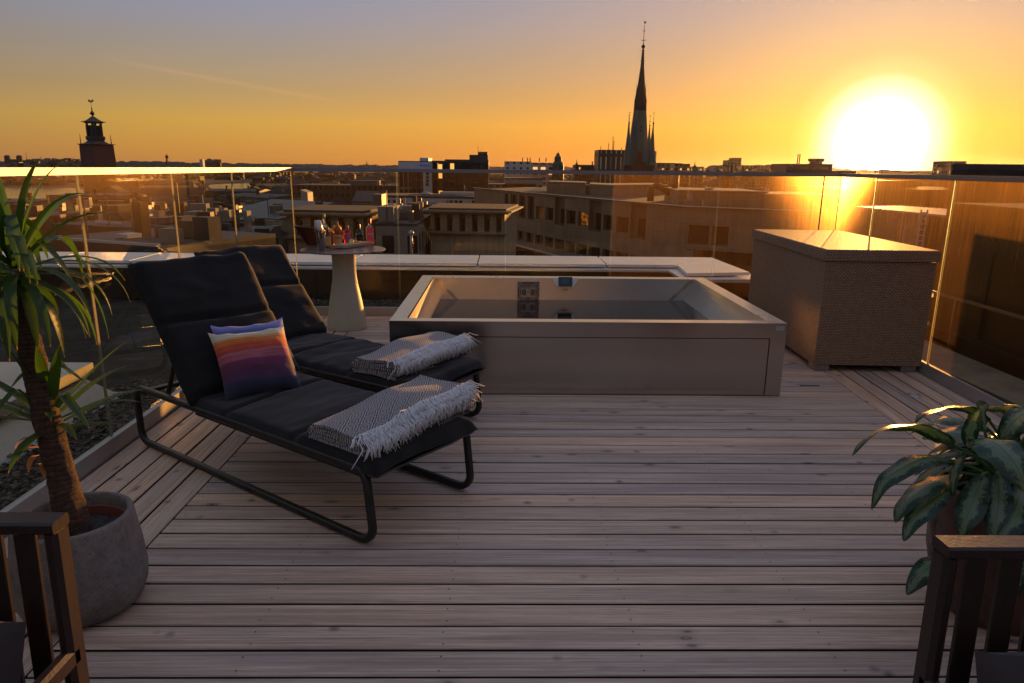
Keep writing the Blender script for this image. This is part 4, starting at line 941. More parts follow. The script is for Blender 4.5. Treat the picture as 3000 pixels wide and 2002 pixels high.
def leaf_mat(name,c1,c2,trans,rough=.38,varieg=None,tip=None):
    t=NT(name); tc=t.n('ShaderNodeTexCoord'); sp=t.n('ShaderNodeSeparateXYZ'); t.l(tc.outputs['UV'],sp.inputs[0])
    g=t.n('ShaderNodeNewGeometry'); ri=g.outputs['Random Per Island']
    mp=t.n('ShaderNodeMapping'); t.l(tc.outputs['UV'],mp.inputs[0]); mp.inputs['Scale'].default_value=(2,34,1)
    st_=t.noise(mp.outputs[0],1,3,.6)
    c=t.mix(t.ramp(st_,[(.35,0.),(.65,1.)]),c1,c2); c=t.mix(t.math('MULTIPLY',ri,.5),c,tuple(x*.6 for x in c1))
    if varieg:
        ed=t.math('ABSOLUTE',t.math('SUBTRACT',sp.outputs[1],.5)); mp2=t.n('ShaderNodeMapping'); t.l(tc.outputs['UV'],mp2.inputs[0]); mp2.inputs['Scale'].default_value=(11,5,1)
        f=t.noise(mp2.outputs[0],1,5,.75,1.2); f2=t.math('ADD',t.math('MULTIPLY',ed,1.3),t.math('MULTIPLY',t.math('SUBTRACT',f,.5),1.3))
        k=t.math('MULTIPLY',t.ramp(f2,[(.22,1.),(.36,0.)]),t.ramp(sp.outputs[0],[(.0,.3),(.12,1.),(.9,1.),(1,.2)])); c=t.mix(k,c,varieg)
        rib=t.ramp(ed,[(.012,1.),(.03,0.)]); c=t.mix(t.math('MULTIPLY',rib,.5),c,(.03,.07,.02))
    if tip: c=t.mix(t.ramp(sp.outputs[0],[(.965,0.),(.99,1.)]),c,tip)
    p=t.n('ShaderNodeBsdfPrincipled'); t.l(c,p.inputs['Base Color']); p.inputs['Roughness'].default_value=rough
    wv=t.math('SINE',t.math('MULTIPLY',sp.outputs[1],80.)); t.l(t.bump(t.math('ADD',st_,t.math('MULTIPLY',wv,.15)),.3,.003),p.inputs['Normal'])
    tr=t.n('ShaderNodeBsdfTranslucent'); cc_=t.mix(1.,c,(2.2,2.0,.55),'MULTIPLY'); t.l(cc_,tr.inputs[0])
    mx=t.n('ShaderNodeMixShader'); mx.inputs[0].default_value=trans; t.l(p.outputs[0],mx.inputs[1]); t.l(tr.outputs[0],mx.inputs[2]); t.l(mx.outputs[0],t.out.inputs[0]); return t.m
YL=leaf_mat('yucca_leaf',(.026,.062,.012),(.060,.125,.020),.46,.34,None,(.35,.16,.06))
def strip(mb,pts,wid,side,fold=.25,nc=4,wave=0.,seed=0.,mi=0):
    """leaf: centre line, half width per point, fold = V of the cross-section"""
    n=len(pts); L=[0]
    for i in range(1,n): L.append(L[-1]+(pts[i]-pts[i-1]).length)
    base=len(mb.v); s0=Vector(side)
    for i in range(n):
        t=(pts[min(i+1,n-1)]-pts[max(i-1,0)]).normalized(); s_=(s0-t*s0.dot(t))
        s_=s_.normalized() if s_.length>1e-4 else Vector((1,0,0)); s0=s_; nn=t.cross(s_).normalized()
        for j in range(nc+1):
            a=2*j/nc-1; wv=wave*math.sin(L[i]/L[-1]*19+seed+(2 if a>0 else 0))*a*a*wid[i]
            mb.v.append(pts[i]+s_*a*wid[i]+nn*(abs(a)*fold*wid[i]+wv))
    for i in range(n-1):
        for j in range(nc):
            q=(base+i*(nc+1)+j,base+i*(nc+1)+j+1,base+(i+1)*(nc+1)+j+1,base+(i+1)*(nc+1)+j)
            mb.face(q,[(L[i]/L[-1],j/nc),(L[i]/L[-1],(j+1)/nc),(L[i+1]/L[-1],(j+1)/nc),(L[i+1]/L[-1],j/nc)],mi)
def sword(mb,c,az,el_,L,wd,droop,kink=None):
    d=Vector((math.cos(az)*math.cos(el_),math.sin(az)*math.cos(el_),math.sin(el_))); n=14; p=Vector(c); pts=[p.copy()]; st_=L/n
    for i in range(n):
        u=i/n
        d=d+Vector((0,0,-droop*(u**1.3)*.34)); 
        if kink and abs(u-kink)<.04: d=d+Vector((0,0,-1.2))
        d.normalize(); p=p+d*st_; pts.append(p.copy())
    wid=[wd*.5*(.62+.38*min(1,i/n/.3))*(1-max(0,(i/n-.5)/.5)**1.8)+.0006 for i in range(n+1)]
    side=Vector((-math.sin(az),math.cos(az),0))
    strip(mb,pts,wid,side,.30,2)
rl=random.Random(21)
def crown(c,n,Lm,wd,elr,dr,rnd_=rl,axis=None):
    m=MB()
    for k in range(n):
        az=k*2.39996+rnd_.uniform(-.3,.3); u=k/n; e=R(elr[0]+(elr[1]-elr[0])*u+rnd_.uniform(-10,10))
        L=Lm*rnd_.uniform(.78,1.1)*(1 if u>.15 else .8)
        sword(m,Vector(c)+Vector((math.cos(az)*.012,math.sin(az)*.012,.09*u-.05)),az,e,L,wd*rnd_.uniform(.8,1.15),rnd_.uniform(*dr)*(1.25-u*.9),rnd_.choice([None,None,None,.45,.6]) )
    return m
c0=gy(36,628,2.42); c0.z+=.02
m=crown(c0,60,.40,.034,(-38,84),(.8,1.9))
yset=[((70,560),(62,395),.05,0.),]
m.build('leaf_crown',YL,yu,smooth=True)
c1_=gy(118,955,2.40); m=crown(c1_,24,.34,.034,(5,75),(.0,.4)); m.build('leaf_crown',YL,yu,smooth=True)
m=MB(); cc=gy(88,1010,2.36)
for q in range(5): 
    a_=R(200+q*35); sword(m,cc+Vector((0,0,-.03*q)),a_,R(20),.10,.022,1.8)
m.build('dry_leaf',simple('dry_leaf',(.40,.15,.04),.8,0,.3,20),yu,smooth=True)
# ------------------------------------------------------------------ wicker-look planter with aglaonema, right
ap=Vector((1.86,2.30,0)); AH=.50
m=MB(); m.lathe([(0,.001),(.15,.001),(.175,.01),(.215,.10),(.243,.22),(.248,.32),(.240,.44),(.235,.49),(.228,.50),(.218,.495),(.215,.42),(0,.42)],ap,56)
def pot2():
    t=NT('carved_brown_pot'); tc=t.n('ShaderNodeTexCoord'); sp=t.n('ShaderNodeSeparateXYZ'); t.l(tc.outputs['UV'],sp.inputs[0])
    a=t.math('ADD',t.math('MULTIPLY',sp.outputs[0],26.),t.math('MULTIPLY',sp.outputs[1],18.)); b=t.math('SUBTRACT',t.math('MULTIPLY',sp.outputs[0],26.),t.math('MULTIPLY',sp.outputs[1],18.))
    h=t.math('MAXIMUM',t.math('ABSOLUTE',t.math('SINE',a)),t.math('MULTIPLY',t.math('ABSOLUTE',t.math('SINE',b)),.8))
    c=t.mix(h,(.020,.008,.005),(.085,.032,.02)); t.pbr(c,.4,0,t.bump(h,.7,.02)); return t.m
tag(m.build('carved_planter',pot2(),smooth=True,angle=50),'tall dark brown carved planter holding the broad-leaved plant at right','planter')
ag=thing('aglaonema_plant','leafy plant with broad silver and green leaves in the dark planter at right','plant',(ap.x,ap.y,.42))
AL=leaf_mat('aglaonema_leaf',(.008,.032,.010),(.018,.055,.014),.22,.26,(.125,.185,.10))
def aleaf(mb,sm,base,pts,wd,tw=0.,up=(0,0,1)):
    """petiole from base to pts[0], then the blade along pts"""
    P=smooth_path(pts,6); n=len(P)
    wid=[max(.0008,wd*.5*(math.sin(math.pi*min(1,(i/(n-1))**.75*.97+.03)))**.8) for i in range(n)]
    d=(P[-1]-P[0]); side=d.cross(Vector(up)); 
    if side.length<1e-4: side=Vector((1,0,0))
    side.normalize(); ax=d.normalized(); side=Matrix.Rotation(tw,3,ax)@side
    strip(mb,P,wid,side,.22,8,.10,rl.random()*6)
    mid=(Vector(base)+P[0])/2+Vector((0,0,.05)); sm.tube(smooth_path([Vector(base),mid,P[0],P[min(2,n-1)]],5),[.0055]*15+[.003],6)
m=MB(); sm=MB()
def B(): a=rl.random()*6.28; return ap+Vector((.07*math.cos(a),.07*math.sin(a),.42))
Yd=2.22
hand=[ # display pixels of the blade, depth per point, width
 ([(2185,1020),(2130,985),(2050,975),(1985,1005),(1955,1047)],[2.2,2.15,2.1,2.06,2.04],.085,.6),
 ([(2270,965),(2210,932),(2150,938),(2115,950),(2098,972)],[2.38,2.36,2.34,2.3,2.3],.08,.5),
 ([(2190,1060),(2130,1050),(2070,1075),(2025,1110),(2000,1170)],[2.15,2.1,2.05,2.02,2.0],.075,-.2),
 ([(2200,1085),(2150,1100),(2100,1135),(2068,1165),(2055,1200)],[2.2,2.12,2.06,2.04,2.02],.09,.2),
 ([(2180,1120),(2145,1145),(2110,1175),(2088,1205),(2074,1243)],[2.12,2.06,2.02,2.0,1.98],.08,0),
 ([(2360,985),(2330,945),(2290,932),(2245,940),(2215,958)],[2.5,2.46,2.44,2.4,2.38],.09,.5),
 ([(2225,1010),(2270,1010),(2310,1040),(2340,1085),(2352,1130)],[2.15,2.08,2.0,1.95,1.93],.13,.3),
 ([(2255,1090),(2240,1130),(2225,1170),(2212,1205),(2205,1240)],[2.1,2.04,2.0,1.98,1.97],.085,0),
 ([(2290,1085),(2292,1130),(2290,1170),(2282,1215),(2275,1250)],[2.08,2.02,1.98,1.95,1.94],.08,.2),
 ([(2345,1110),(2335,1150),(2320,1190),(2300,1225),(2285,1250)],[2.05,1.99,1.95,1.93,1.92],.11,.3),
 ([(2190,1275),(2155,1288),(2122,1310),(2098,1338),(2081,1366)],[2.1,2.04,2.0,1.99,1.98],.075,-.3),
 ([(2335,1250),(2332,1290),(2328,1330),(2320,1360),(2312,1385)],[2.06,2.03,2.0,2.0,2.0],.075,.1),
 ([(2260,990),(2262,965),(2258,945),(2262,935),(2270,930)],[2.3,2.32,2.34,2.36,2.37],.085,1.2),
 ([(2300,1010),(2320,975),(2350,950),(2380,945),(2410,960)],[2.25,2.25,2.25,2.25,2.25],.10,.4),
 ([(2240,1040),(2225,1005),(2232,975),(2240,955),(2250,940)],[2.2,2.2,2.2,2.2,2.2],.05,1.0),
 ([(2210,1040),(2195,1065),(2188,1090),(2186,1115),(2188,1140)],[2.15,2.1,2.08,2.06,2.05],.045,.8),
]
for px,dep,wd,tw in hand:
    aleaf(m,sm,B(),[gy(x,y,d_) for (x,y),d_ in zip(px,dep)],wd,tw)
for k in range(70):
    a=rl.uniform(-2.6,2.8); e=rl.uniform(.0,1.0); r0=rl.uniform(.05,.17); c=ap+Vector((math.cos(a)*r0,math.sin(a)*r0,.50+rl.uniform(0,.30)*math.sin(e)+.03))
    if c.x<ap.x-.05 and c.y<ap.y+.05: c+=Vector((.08,.05,0))
    L=rl.uniform(.16,.32); d=Vector((math.cos(a)*math.cos(e),math.sin(a)*math.cos(e),math.sin(e)*.7)); P=[]
    p=c.copy()
    for i in range(5): P.append(p.copy()); d=(d+Vector((0,0,-rl.uniform(.28,.5)))).normalized(); p=p+d*L/4
    aleaf(m,sm,B(),P,rl.uniform(.05,.12),rl.uniform(-.7,.7))
m.build('foliage',AL,ag,smooth=True); sm.build('stems',simple('leaf_stalk',(.06,.12,.03),.5),ag,smooth=True)
m=MB(); m.lathe([(0,.43),(.1,.432),(.214,.425)],ap,24); m.build('soil',GRAVEL,ag,smooth=True)
# ------------------------------------------------------------------ armchairs, foreground
CW=simple('chair_wood',(.020,.0095,.006),.38,0,.25,12.,.08,90,(1,1,.2)); CUS=fabric_mat('taupe_cushion',(.05,.036,.033),500,.2)
def armchair(name,label,corner,sgn,seed):
    """corner: top outer corner of the back nearest the picture's middle; sgn: which way the back runs (-1 left, +1 right)"""
    c=Vector(corner); W=.64
    th=thing(name,label,'armchair',(c.x+sgn*W/2,c.y-.25,0),0,'slatted armchairs')
    P=lambda a,y,z: (c.x+sgn*a, c.y+y, z)
    def bar(nm,p,q,w,h,side,mat=CW):
        m=MB(); m.sweep([p,q],w,h,side); return m.build(nm,mat,th,smooth=True,angle=35)
    top=.80
    bar('top_rail',P(0,-.0,top-.012),P(W,-.0,top-.012),.062,.030,(0,1,0))
    for a in (.014,W-.014):
        bar('rear_post',P(a,.0,top-.027),P(a,-.02,.0),.034,.060,(1,0,0))
        bar('front_leg',P(a,-.56,.43),P(a,-.56,.0),.034,.05,(1,0,0))
        bar('side_rail',P(a,-.01,.445),P(a,-.60,.455),.034,.05,(1,0,0))
    ns_=7
    for i in range(ns_):
        a=.085+(W-.17)*i/(ns_-1); bar('back_slat',P(a,-.002,top-.028),P(a,-.018,.34),.050,.014,(1,0,0))
    bar('bottom_rail',P(.03,-.018,.33),P(W-.03,-.018,.33),.05,.03,(0,1,0))
    m=MB(); x0=min(c.x+sgn*.03,c.x+sgn*(W-.03)); m.box((x0,c.y-.56,.27),(x0+W-.06,c.y-.03,.30)); m.build('seat_deck',CW,th)
    m=MB(); x1=x0+W-.06
    m.grid(26,26,lambda u,v:(x0+(x1-x0)*u,c.y-.57+.53*v,.305+.11*min(1,8*min(u,1-u,v,1-v))**.4+.01*noise.noise(Vector((u*3,v*3,seed)))))
    m.grid(26,26,lambda u,v:(x0+(x1-x0)*u,c.y-.57+.53*v,.303),flip=True); m.build('seat_cushion',CUS,th,smooth=True)
    m=MB(); a0,a1=.07,W-.07; zt_=.555
    def bk(s):
        return lambda u,v:(c.x+sgn*(a0+(a1-a0)*u)-0*s, c.y-.085-.02*v*-1+s*.055*((1-abs(2*u-1)**3)*(1-abs(2*v-1)**3))**.5-.05*(1-v), .40+(zt_-.40+.03*noise.noise(Vector((u*2.5,seed,0)))+.02*abs(2*u-1)**2)*v)
    m.grid(24,20,bk(1),flip=sgn<0); m.grid(24,20,bk(-1),flip=sgn>0); m.build('back_cushion',CUS,th,smooth=True)
    return th
armchair('armchair','dark slatted wooden armchair in front of the yucca planter',(-1.018,1.489,0),-1,3)
armchair('armchair','dark slatted wooden armchair in front of the carved planter',(.984,1.391,0),1,8)
# ================================================================== the city
GZ=-34.
def plain(name,col,var=.18,sc=.12,rough=.85,metal=0.): return simple(name,col,rough,metal,var,sc)
CITYG=plain('city_ground',(.035,.032,.028),.4,.02)
m=MB(); m.lathe([(.01,GZ),(300,GZ),(1500,GZ),(9000,GZ)],(0,0,0),64); tag(m.build('ground',CITYG),kind='structure')
def wm():
    t=NT('lake_water'); a=t.noise(t.coord('Object',(1,1,1)),.15,4); t.pbr((.16,.18,.20),.12,0,t.bump(a,.02,.05)); return t.m
WATER=wm()
def zpoly(pts,z): return [tuple(sz(x,y,z)) for x,y in pts]
for pts,nm in (([(-900,548),(262,551),(264,612),(30,640),(-900,640)],'lake'),([(604,548),(618,541),(700,538),(738,536),(728,562),(640,563)],'lake'),([(860,508),(900,506),(1000,507),(960,513),(880,515)],'lake')):
    m=MB(); m.poly(zpoly(pts,GZ+.3)); tag(m.build(nm,WATER),kind='structure')
# hills on the horizon
HILL=simple('wooded_hills',(.022,.020,.014),.95,0,.5,.004)
def ridge(D,x0,x1,prof,depth,seed,rough_=6.):
    m=MB(); n=int((x1-x0)/6)
    def f(u,v):
        x=x0+(x1-x0)*u; px=0
        for (a,ha),(b_,hb) in zip(prof[:-1],prof[1:]):
            if a<=x<=b_: px=ha+(hb-ha)*(x-a)/(b_-a)
        q=ray(x,600); az=math.atan2(q.x,q.y); r=D+depth*v; base=sy(x,px,D).z
        h=GZ+(base-GZ)*(.25 if v==0 else 1.)*(1 if v<.6 else .95)
        if v>0: h+=rough_*noise.noise(Vector((x*.05,seed,v)))+rough_*.5*noise.noise(Vector((x*.21,seed+4,v)))
        return (math.tan(az)*r, r, h)
    m.grid(n,5,f); return m
m=ridge(3200,-900,1210,[(-900,470),(-100,472),(20,474),(90,473),(110,466),(240,464),(262,470),(330,473),(420,474),(480,472),(560,476),(640,478),(740,479),(820,480),(1000,482),(1210,486)],700,1.)
tag(m.build('hills',HILL,smooth=False),kind='structure')
m=ridge(3600,1190,4200,[(1190,486),(1700,489),(2140,492),(2180,484),(2240,482),(2300,486),(2420,493),(2560,500),(2585,501),(2610,500),(2700,501),(2760,503),(2840,505),(3000,506),(4200,515)],700,5.)
tag(m.build('hills',HILL,smooth=False),kind='structure')
# far woods and far roofs that read as a mass
def leaf_green(nm,c): return simple(nm,c,.9,0,.6,.08)
WOODS=leaf_green('far_woods',(.018,.021,.010))
m=MB(); rw=random.Random(4)
def blob(mb,c,r,h):
    n=7; base=len(mb.v); ph=rw.random()*6
    for lv,s_ in ((0,.8),(.45,1.),(.8,.6)):
        for k in range(n):
            q=ph+6.2832*k/n; rr=r*s_*rw.uniform(.75,1.2); mb.v.append(Vector((c[0]+rr*math.cos(q),c[1]+rr*math.sin(q),c[2]+h*lv*rw.uniform(.85,1.1))))
    t=mb.vert((c[0],c[1],c[2]+h))
    for L in range(2):
        for k in range(n): mb.face((base+L*n+k,base+L*n+(k+1)%n,base+(L+1)*n+(k+1)%n,base+(L+1)*n+k))
    for k in range(n): mb.face((base+2*n+k,base+2*n+(k+1)%n,t))
def in_water(x,y): # photo pixels
    return (x<330 and 546<y<760) or (590<x<750 and 528<y<700)
def clut(mb,n,xr_,dr_,fn):
    for i in range(n):
        x=rw.uniform(*xr_); D=math.exp(rw.uniform(math.log(dr_[0]),math.log(dr_[1]))); q=ray(x,600); p=Vector((q.x/q.y*D,D,GZ))
        d=p-EYE; X=1500+FPX*d.dot(rt)/d.dot(fw); Yp=1001-FPX*d.dot(up)/d.dot(fw)
        if in_water(X,Yp) or in_water(X,Yp-14): continue
        fn(mb,p,D)
clut(m,5200,(-300,3300),(420,3000),lambda mb,p,D: blob(mb,p,rw.uniform(4,9)*(1+D/2500),rw.uniform(7,15)))
tag(m.build('distant_woods',WOODS),'dark mass of far woods between the city roofs and the horizon','woods',kind='stuff')
ROOFS=[plain('far_roof_dark',(.030,.026,.024),.3),plain('far_wall_ochre',(.08,.06,.038),.3),plain('far_wall_pale',(.14,.12,.095),.2),plain('far_wall_brown',(.05,.03,.018),.3)]
FARWIN=window_grid_mat('far_windows',(.09,.068,.045),(.03,.025,.02),4,3.4,(.3,.7),(.3,.75),.04)
m=MB()
def house(mb,p,D,k=1.):
    w_,d_,h_=rw.uniform(12,38)*k,rw.uniform(10,18)*k,rw.uniform(9,20)*k; a=rw.choice([R(8),R(98),R(-25),R(65)])+rw.uniform(-.1,.1); T=Matrix.Translation(p)@Matrix.Rotation(a,4,'Z'); mi=rw.choice([1,2,3,3,4,4])
    c=[(-w_/2,-d_/2),(w_/2,-d_/2),(w_/2,d_/2),(-w_/2,d_/2)]
    for i in range(4):
        A,B_=c[i],c[(i+1)%4]; l=math.dist(A,B_); mb.poly([T@Vector((*A,0)),T@Vector((*B_,0)),T@Vector((*B_,h_)),T@Vector((*A,h_))],[(0,0),(l,0),(l,h_),(0,h_)],mi)
    if rw.random()<.6:
        r1,r2=T@Vector((-w_/2+2,0,h_+4)),T@Vector((w_/2-2,0,h_+4)); e=[T@Vector((*q,h_)) for q in c]
        mb.poly([e[0],e[1],r2,r1],None,0); mb.poly([e[2],e[3],r1,r2],None,0); mb.poly([e[1],e[2],r2],None,0); mb.poly([e[3],e[0],r1],None,0)
    else: mb.poly([T@Vector((*q,h_)) for q in c],None,0)
clut(m,950,(-300,3300),(330,2600),house)
tag(m.build('distant_rooftops',ROOFS+[FARWIN]),'far city blocks and roofs that read as one dark mass below the horizon','rooftops',kind='stuff')
m=MB()
for i in range(110):
    x=rw.choice([rw.uniform(100,240),rw.uniform(20,330),rw.uniform(600,640)]); y=rw.uniform(468,486); p=sy(x,y,3100+rw.random()*60); s_=rw.uniform(6,16)
    m.box((p.x-s_,p.y-5,p.z-9),(p.x+s_,p.y+5,p.z+rw.uniform(0,7)),None,rw.choice([0,1]))
tag(m.build('hillside_houses',[plain('hill_house_a',(.16,.11,.07),.3),plain('hill_house_b',(.07,.05,.035),.3)]),'tiny houses scattered over the wooded ridge at the left horizon','houses',kind='stuff')

# ---- city buildings built one by one
def wall_open(m,O,e,L,z0,z1,ops,depth,nn,mi=0):
    """wall from O along e, with real recessed openings (a0,a1,za,zb)"""
    As=sorted({0,L}|{max(0,min(L,a)) for o in ops for a in o[:2]}); Zs=sorted({z0,z1}|{max(z0,min(z1,q)) for o in ops for q in o[2:4]})
    P=lambda a,z,d=0: (O.x+e.x*a-nn.x*d, O.y+e.y*a-nn.y*d, z)
    for a0,a1 in zip(As[:-1],As[1:]):
        for za,zb in zip(Zs[:-1],Zs[1:]):
            am,zm=(a0+a1)/2,(za+zb)/2
            if any(o[0]<am<o[1] and o[2]<zm<o[3] for o in ops): continue
            m.poly([P(a0,za),P(a1,za),P(a1,zb),P(a0,zb)],[(a0,za),(a1,za),(a1,zb),(a0,zb)],mi)
    for a0,a1,za,zb in ops:
        for q in ([P(a0,za),P(a0,za,depth),P(a0,zb,depth),P(a0,zb)],[P(a1,za,depth),P(a1,za),P(a1,zb),P(a1,zb,depth)],[P(a0,za),P(a1,za),P(a1,za,depth),P(a0,za,depth)],[P(a0,zb,depth),P(a1,zb,depth),P(a1,zb),P(a0,zb)]): m.poly(q,None,mi)
def pane(par_,O,e,nn,a0,a1,z0,z1,depth,mat,fmat,nm='window',mull=0,fw_=.09):
    P=lambda a,z,d: Vector((O.x+e.x*a-nn.x*d, O.y+e.y*a-nn.y*d, z))
    fr=MB()
    def bar(A0,A1,Z0,Z1):
        c=[P(A0,Z0,depth-.08),P(A1,Z0,depth-.08),P(A1,Z1,depth-.08),P(A0,Z1,depth-.08)]; d=[P(A0,Z0,depth),P(A1,Z0,depth),P(A1,Z1,depth),P(A0,Z1,depth)]
        fr.poly(c); 
        for i in range(4): j=(i+1)%4; fr.poly([c[j],c[i],d[i],d[j]])
    bar(a0,a0+fw_,z0,z1); bar(a1-fw_,a1,z0,z1); bar(a0+fw_,a1-fw_,z0,z0+fw_); bar(a0+fw_,a1-fw_,z1-fw_,z1)
    for k in range(mull): a=a0+(a1-a0)*(k+1)/(mull+1); bar(a-fw_/3,a+fw_/3,z0+fw_,z1-fw_)
    f=fr.build(nm,fmat,par_)
    g=MB(); g.poly([P(a0+.01,z0+.01,depth-.02),P(a1-.01,z0+.01,depth-.02),P(a1-.01,z1-.01,depth-.02),P(a0+.01,z1-.01,depth-.02)]); g.build('pane',mat,f); return f
def pane_mat(nm,c,rough=.08): return simple(nm,c,rough,0,.3,.6,.05,1.5)
PD=pane_mat('dark_window_glass',(.012,.011,.010)); FRM=simple('window_frame_grey',(.10,.09,.08),.6)
LITW=NT('lit_office'); _n=LITW.noise(LITW.coord('Object',(1,1,3)),.8,4,.7); _c=LITW.ramp(_n,[(.45,(.02,.008,.002)),(.6,(.35,.11,.015)),(.75,(.9,.45,.12))]); _p=LITW.pbr((.02,.015,.01),.1); LITW.l(_c,_p.inputs['Emission Color']); _p.inputs['Emission Strength'].default_value=.55; LITW=LITW.m
SUNREF=simple('sky_reflection_pane',(.55,.20,.05),.5,0,.3,1.)  # orange sky reflection painted into the pane colour
def stone_panels(nm,c,jx=2.4,jz=1.2):
    t=NT(nm); tc=t.n('ShaderNodeTexCoord'); br=t.n('ShaderNodeTexBrick'); t.l(tc.outputs['UV'],br.inputs[0]); br.inputs['Scale'].default_value=1; br.inputs['Brick Width'].default_value=jx; br.inputs['Row Height'].default_value=jz; br.inputs['Mortar Size'].default_value=.02; br.offset=0
    br.inputs[1].default_value=(*c,1); br.inputs[2].default_value=(*[x*.86 for x in c],1); br.inputs[3].default_value=(*[x*.55 for x in c],1)
    n=t.noise(t.coord('Object'),.35,6,.7); cc=t.mix(1.,br.outputs[0],t.ramp(n,[(.3,.78),(.7,1.12)]),'MULTIPLY'); n2=t.noise(t.coord('Object',(3,3,.25)),1,5,.7); cc=t.mix(1.,cc,t.ramp(n2,[(.35,.82),(.6,1.05)]),'MULTIPLY')
    t.pbr(cc,.85,0,t.bump(n,.2,.02)); return t.m
BEIGE=stone_panels('beige_render',(.26,.20,.13)); BEIGE2=stone_panels('warm_stone',(.36,.28,.175),1.8,.9); ROOFD=plain('bitumen_roof',(.05,.045,.042),.3,.5); LEDGE=simple('pale_ledge',(.50,.45,.37),.6,.2)
# A: the large beige building
A=thing('beige_office_building','large beige office building with angular roofline and two rows of square windows','office building',(30,75,GZ))
ZR=-2.0
ca=crop(1450,420,4.356); cb=crop(1950,420,4.356)
p0=sz(1478,558.5,ZR); p0=sz(1562,566,ZR); pK=sz(2013,606,ZR); e=(pK-p0).normalized(); pL=p0-e*26; nnA=Vector((e.y,-e.x,0))
if nnA.y>0: nnA=-nnA
def onf(O,nn,px):
    d=ray(*px); t=((O-EYE).dot(nn))/d.dot(nn); return EYE+d*t
LA=(pK-pL).length
def op(c,x0,y0,x1,y1,O=pL,e_=e,nn=nnA):
    a=onf(O,nn,c((x0),(y0))); b_=onf(O,nn,c((x0),(y1))); d_=onf(O,nn,c(x1,y1)); return ((a-O).dot(e_),(d_-O).dot(e_),b_.z,a.z)
up_w=[(525,795,620,955),(650,817,742,985),(915,850,1025,1030),(1062,868,1185,1052),(1388,912,1500,1103),(1556,937,1700,1140)]
rec=[(770,682,885,1040),(1210,716,1350,1105),(1738,770,1915,1205)]
low=[(180,1095,265,1212),(292,1117,378,1232),(400,1137,492,1262),(515,1157,612,1292),(640,1187,738,1318),(767,1212,877,1345),(905,1240,1018,1380),(1045,1273,1168,1415),(1200,1305,1335,1450),(1375,1340,1510,1500),(1545,1380,1690,1560),(1730,1425,1890,1620)]
logg=[(128,610,168,868),(200,620,280,885),(312,625,390,905),(424,632,500,925)]
U=[op(ca,*q) for q in up_w]; U=[(a,b,U[i][2],U[i][3]) for i,(a,b,_,_) in enumerate(U)]
zu0=sum(q[2] for q in U)/len(U); zu1=sum(q[3] for q in U)/len(U); U=[(a,b,zu0,zu1) for a,b,_,_ in U]
RC=[op(ca,*q) for q in rec]; zr0=sum(q[2] for q in RC)/3; RC=[(a,b,zr0,ZR-.25) for a,b,_,_ in RC]
LW=[op(ca,*q) for q in low]; zl0=sum(q[2] for q in LW[:8])/8; zl1=sum(q[3] for q in LW[:8])/8; LW=[(a,b,zl0,zl1) for a,b,_,_ in LW]
LG=[op(ca,*q) for q in logg]; LG=[(a,b,zu0-.3,ZR-.5) for a,b,_,_ in LG if a>0.2]
m=MB(); wall_open(m,pL,e,LA,zl0-.9,ZR,U+RC+LW+LG,.55,nnA)
pR=sz(2480,624,ZR); e2=(pR-pK).normalized(); n2=Vector((e2.y,-e2.x,0)); n2=-n2 if n2.y>0 else n2; L2_=(pR-pK).length
g1=op(cb,265,1040,545,1285,pK,e2,n2); g2=op(cb,600,1055,790,1300,pK,e2,n2)
zg=min(g1[2],g2[2]); OPS=[(max(.3,g1[0]),g1[1],zg,g1[3]),(g2[0],g2[1],zg,g1[3])]
wall_open(m,pK,e2,L2_,zg-.5,ZR,OPS,1.2,n2)
pR2=pR+Vector((20,22,0)); m.poly([(pR.x,pR.y,GZ),(pR2.x,pR2.y,GZ),(pR2.x,pR2.y,ZR),(pR.x,pR.y,ZR)],[(0,GZ),(30,GZ),(30,ZR),(0,ZR)])
# undercroft below the lower windows and the big step under the right wing
zb1=zl0-.9
m.poly([(pL.x,pL.y,zb1),(pK.x,pK.y,zb1),(pK.x-nnA.x*5,pK.y-nnA.y*5,zb1),(pL.x-nnA.x*5,pL.y-nnA.y*5,zb1)])
A_w=m.build('wall',BEIGE,A)
m=MB(); 
for O_,e_,nn_,l_,zt__ in ((pL,e,nnA,LA,zb1),(pK,e2,n2,L2_,zg-.5)):
    o=O_-nn_*3.2; m.poly([(o.x,o.y,GZ),(o.x+e_.x*l_,o.y+e_.y*l_,GZ),(o.x+e_.x*l_,o.y+e_.y*l_,zt__),(o.x,o.y,zt__)],[(0,GZ),(l_,GZ),(l_,zt__),(0,zt__)])
m.build('undercroft',window_grid_mat('undercroft_glass',(.07,.06,.05),(.02,.018,.015),3.2,4.,(.06,.94),(.05,.95),0),A)
m=MB(); o=pL+nnA*.06; m.sweep([(o.x,o.y,zb1),(pK.x+nnA.x*.06,pK.y+nnA.y*.06,zb1)],.25,.22,(0,0,1)); m.sweep([(pL.x+nnA.x*.1,pL.y+nnA.y*.1,ZR+.03),(pK.x+nnA.x*.1,pK.y+nnA.y*.1,ZR+.03),(pR.x+n2.x*.1,pR.y+n2.y*.1,ZR+.03)],.10,.35,(0,0,1)); m.build('coping',LEDGE,A)
m=MB(); bk=Vector((8,46,0)); ins_=nnA*.3
m.poly([(pL.x-ins_.x,pL.y-ins_.y,ZR-.3),(pK.x-ins_.x,pK.y-ins_.y,ZR-.3),(pR.x,pR.y+.3,ZR-.3),(pR2.x,pR2.y,ZR-.3),(pR2.x,150,ZR-.3),(pL.x+10,150,ZR-.3)]); m.build('roof',ROOFD,A)
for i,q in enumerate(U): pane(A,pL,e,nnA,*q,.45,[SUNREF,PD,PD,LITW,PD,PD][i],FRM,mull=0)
A.children[-1]
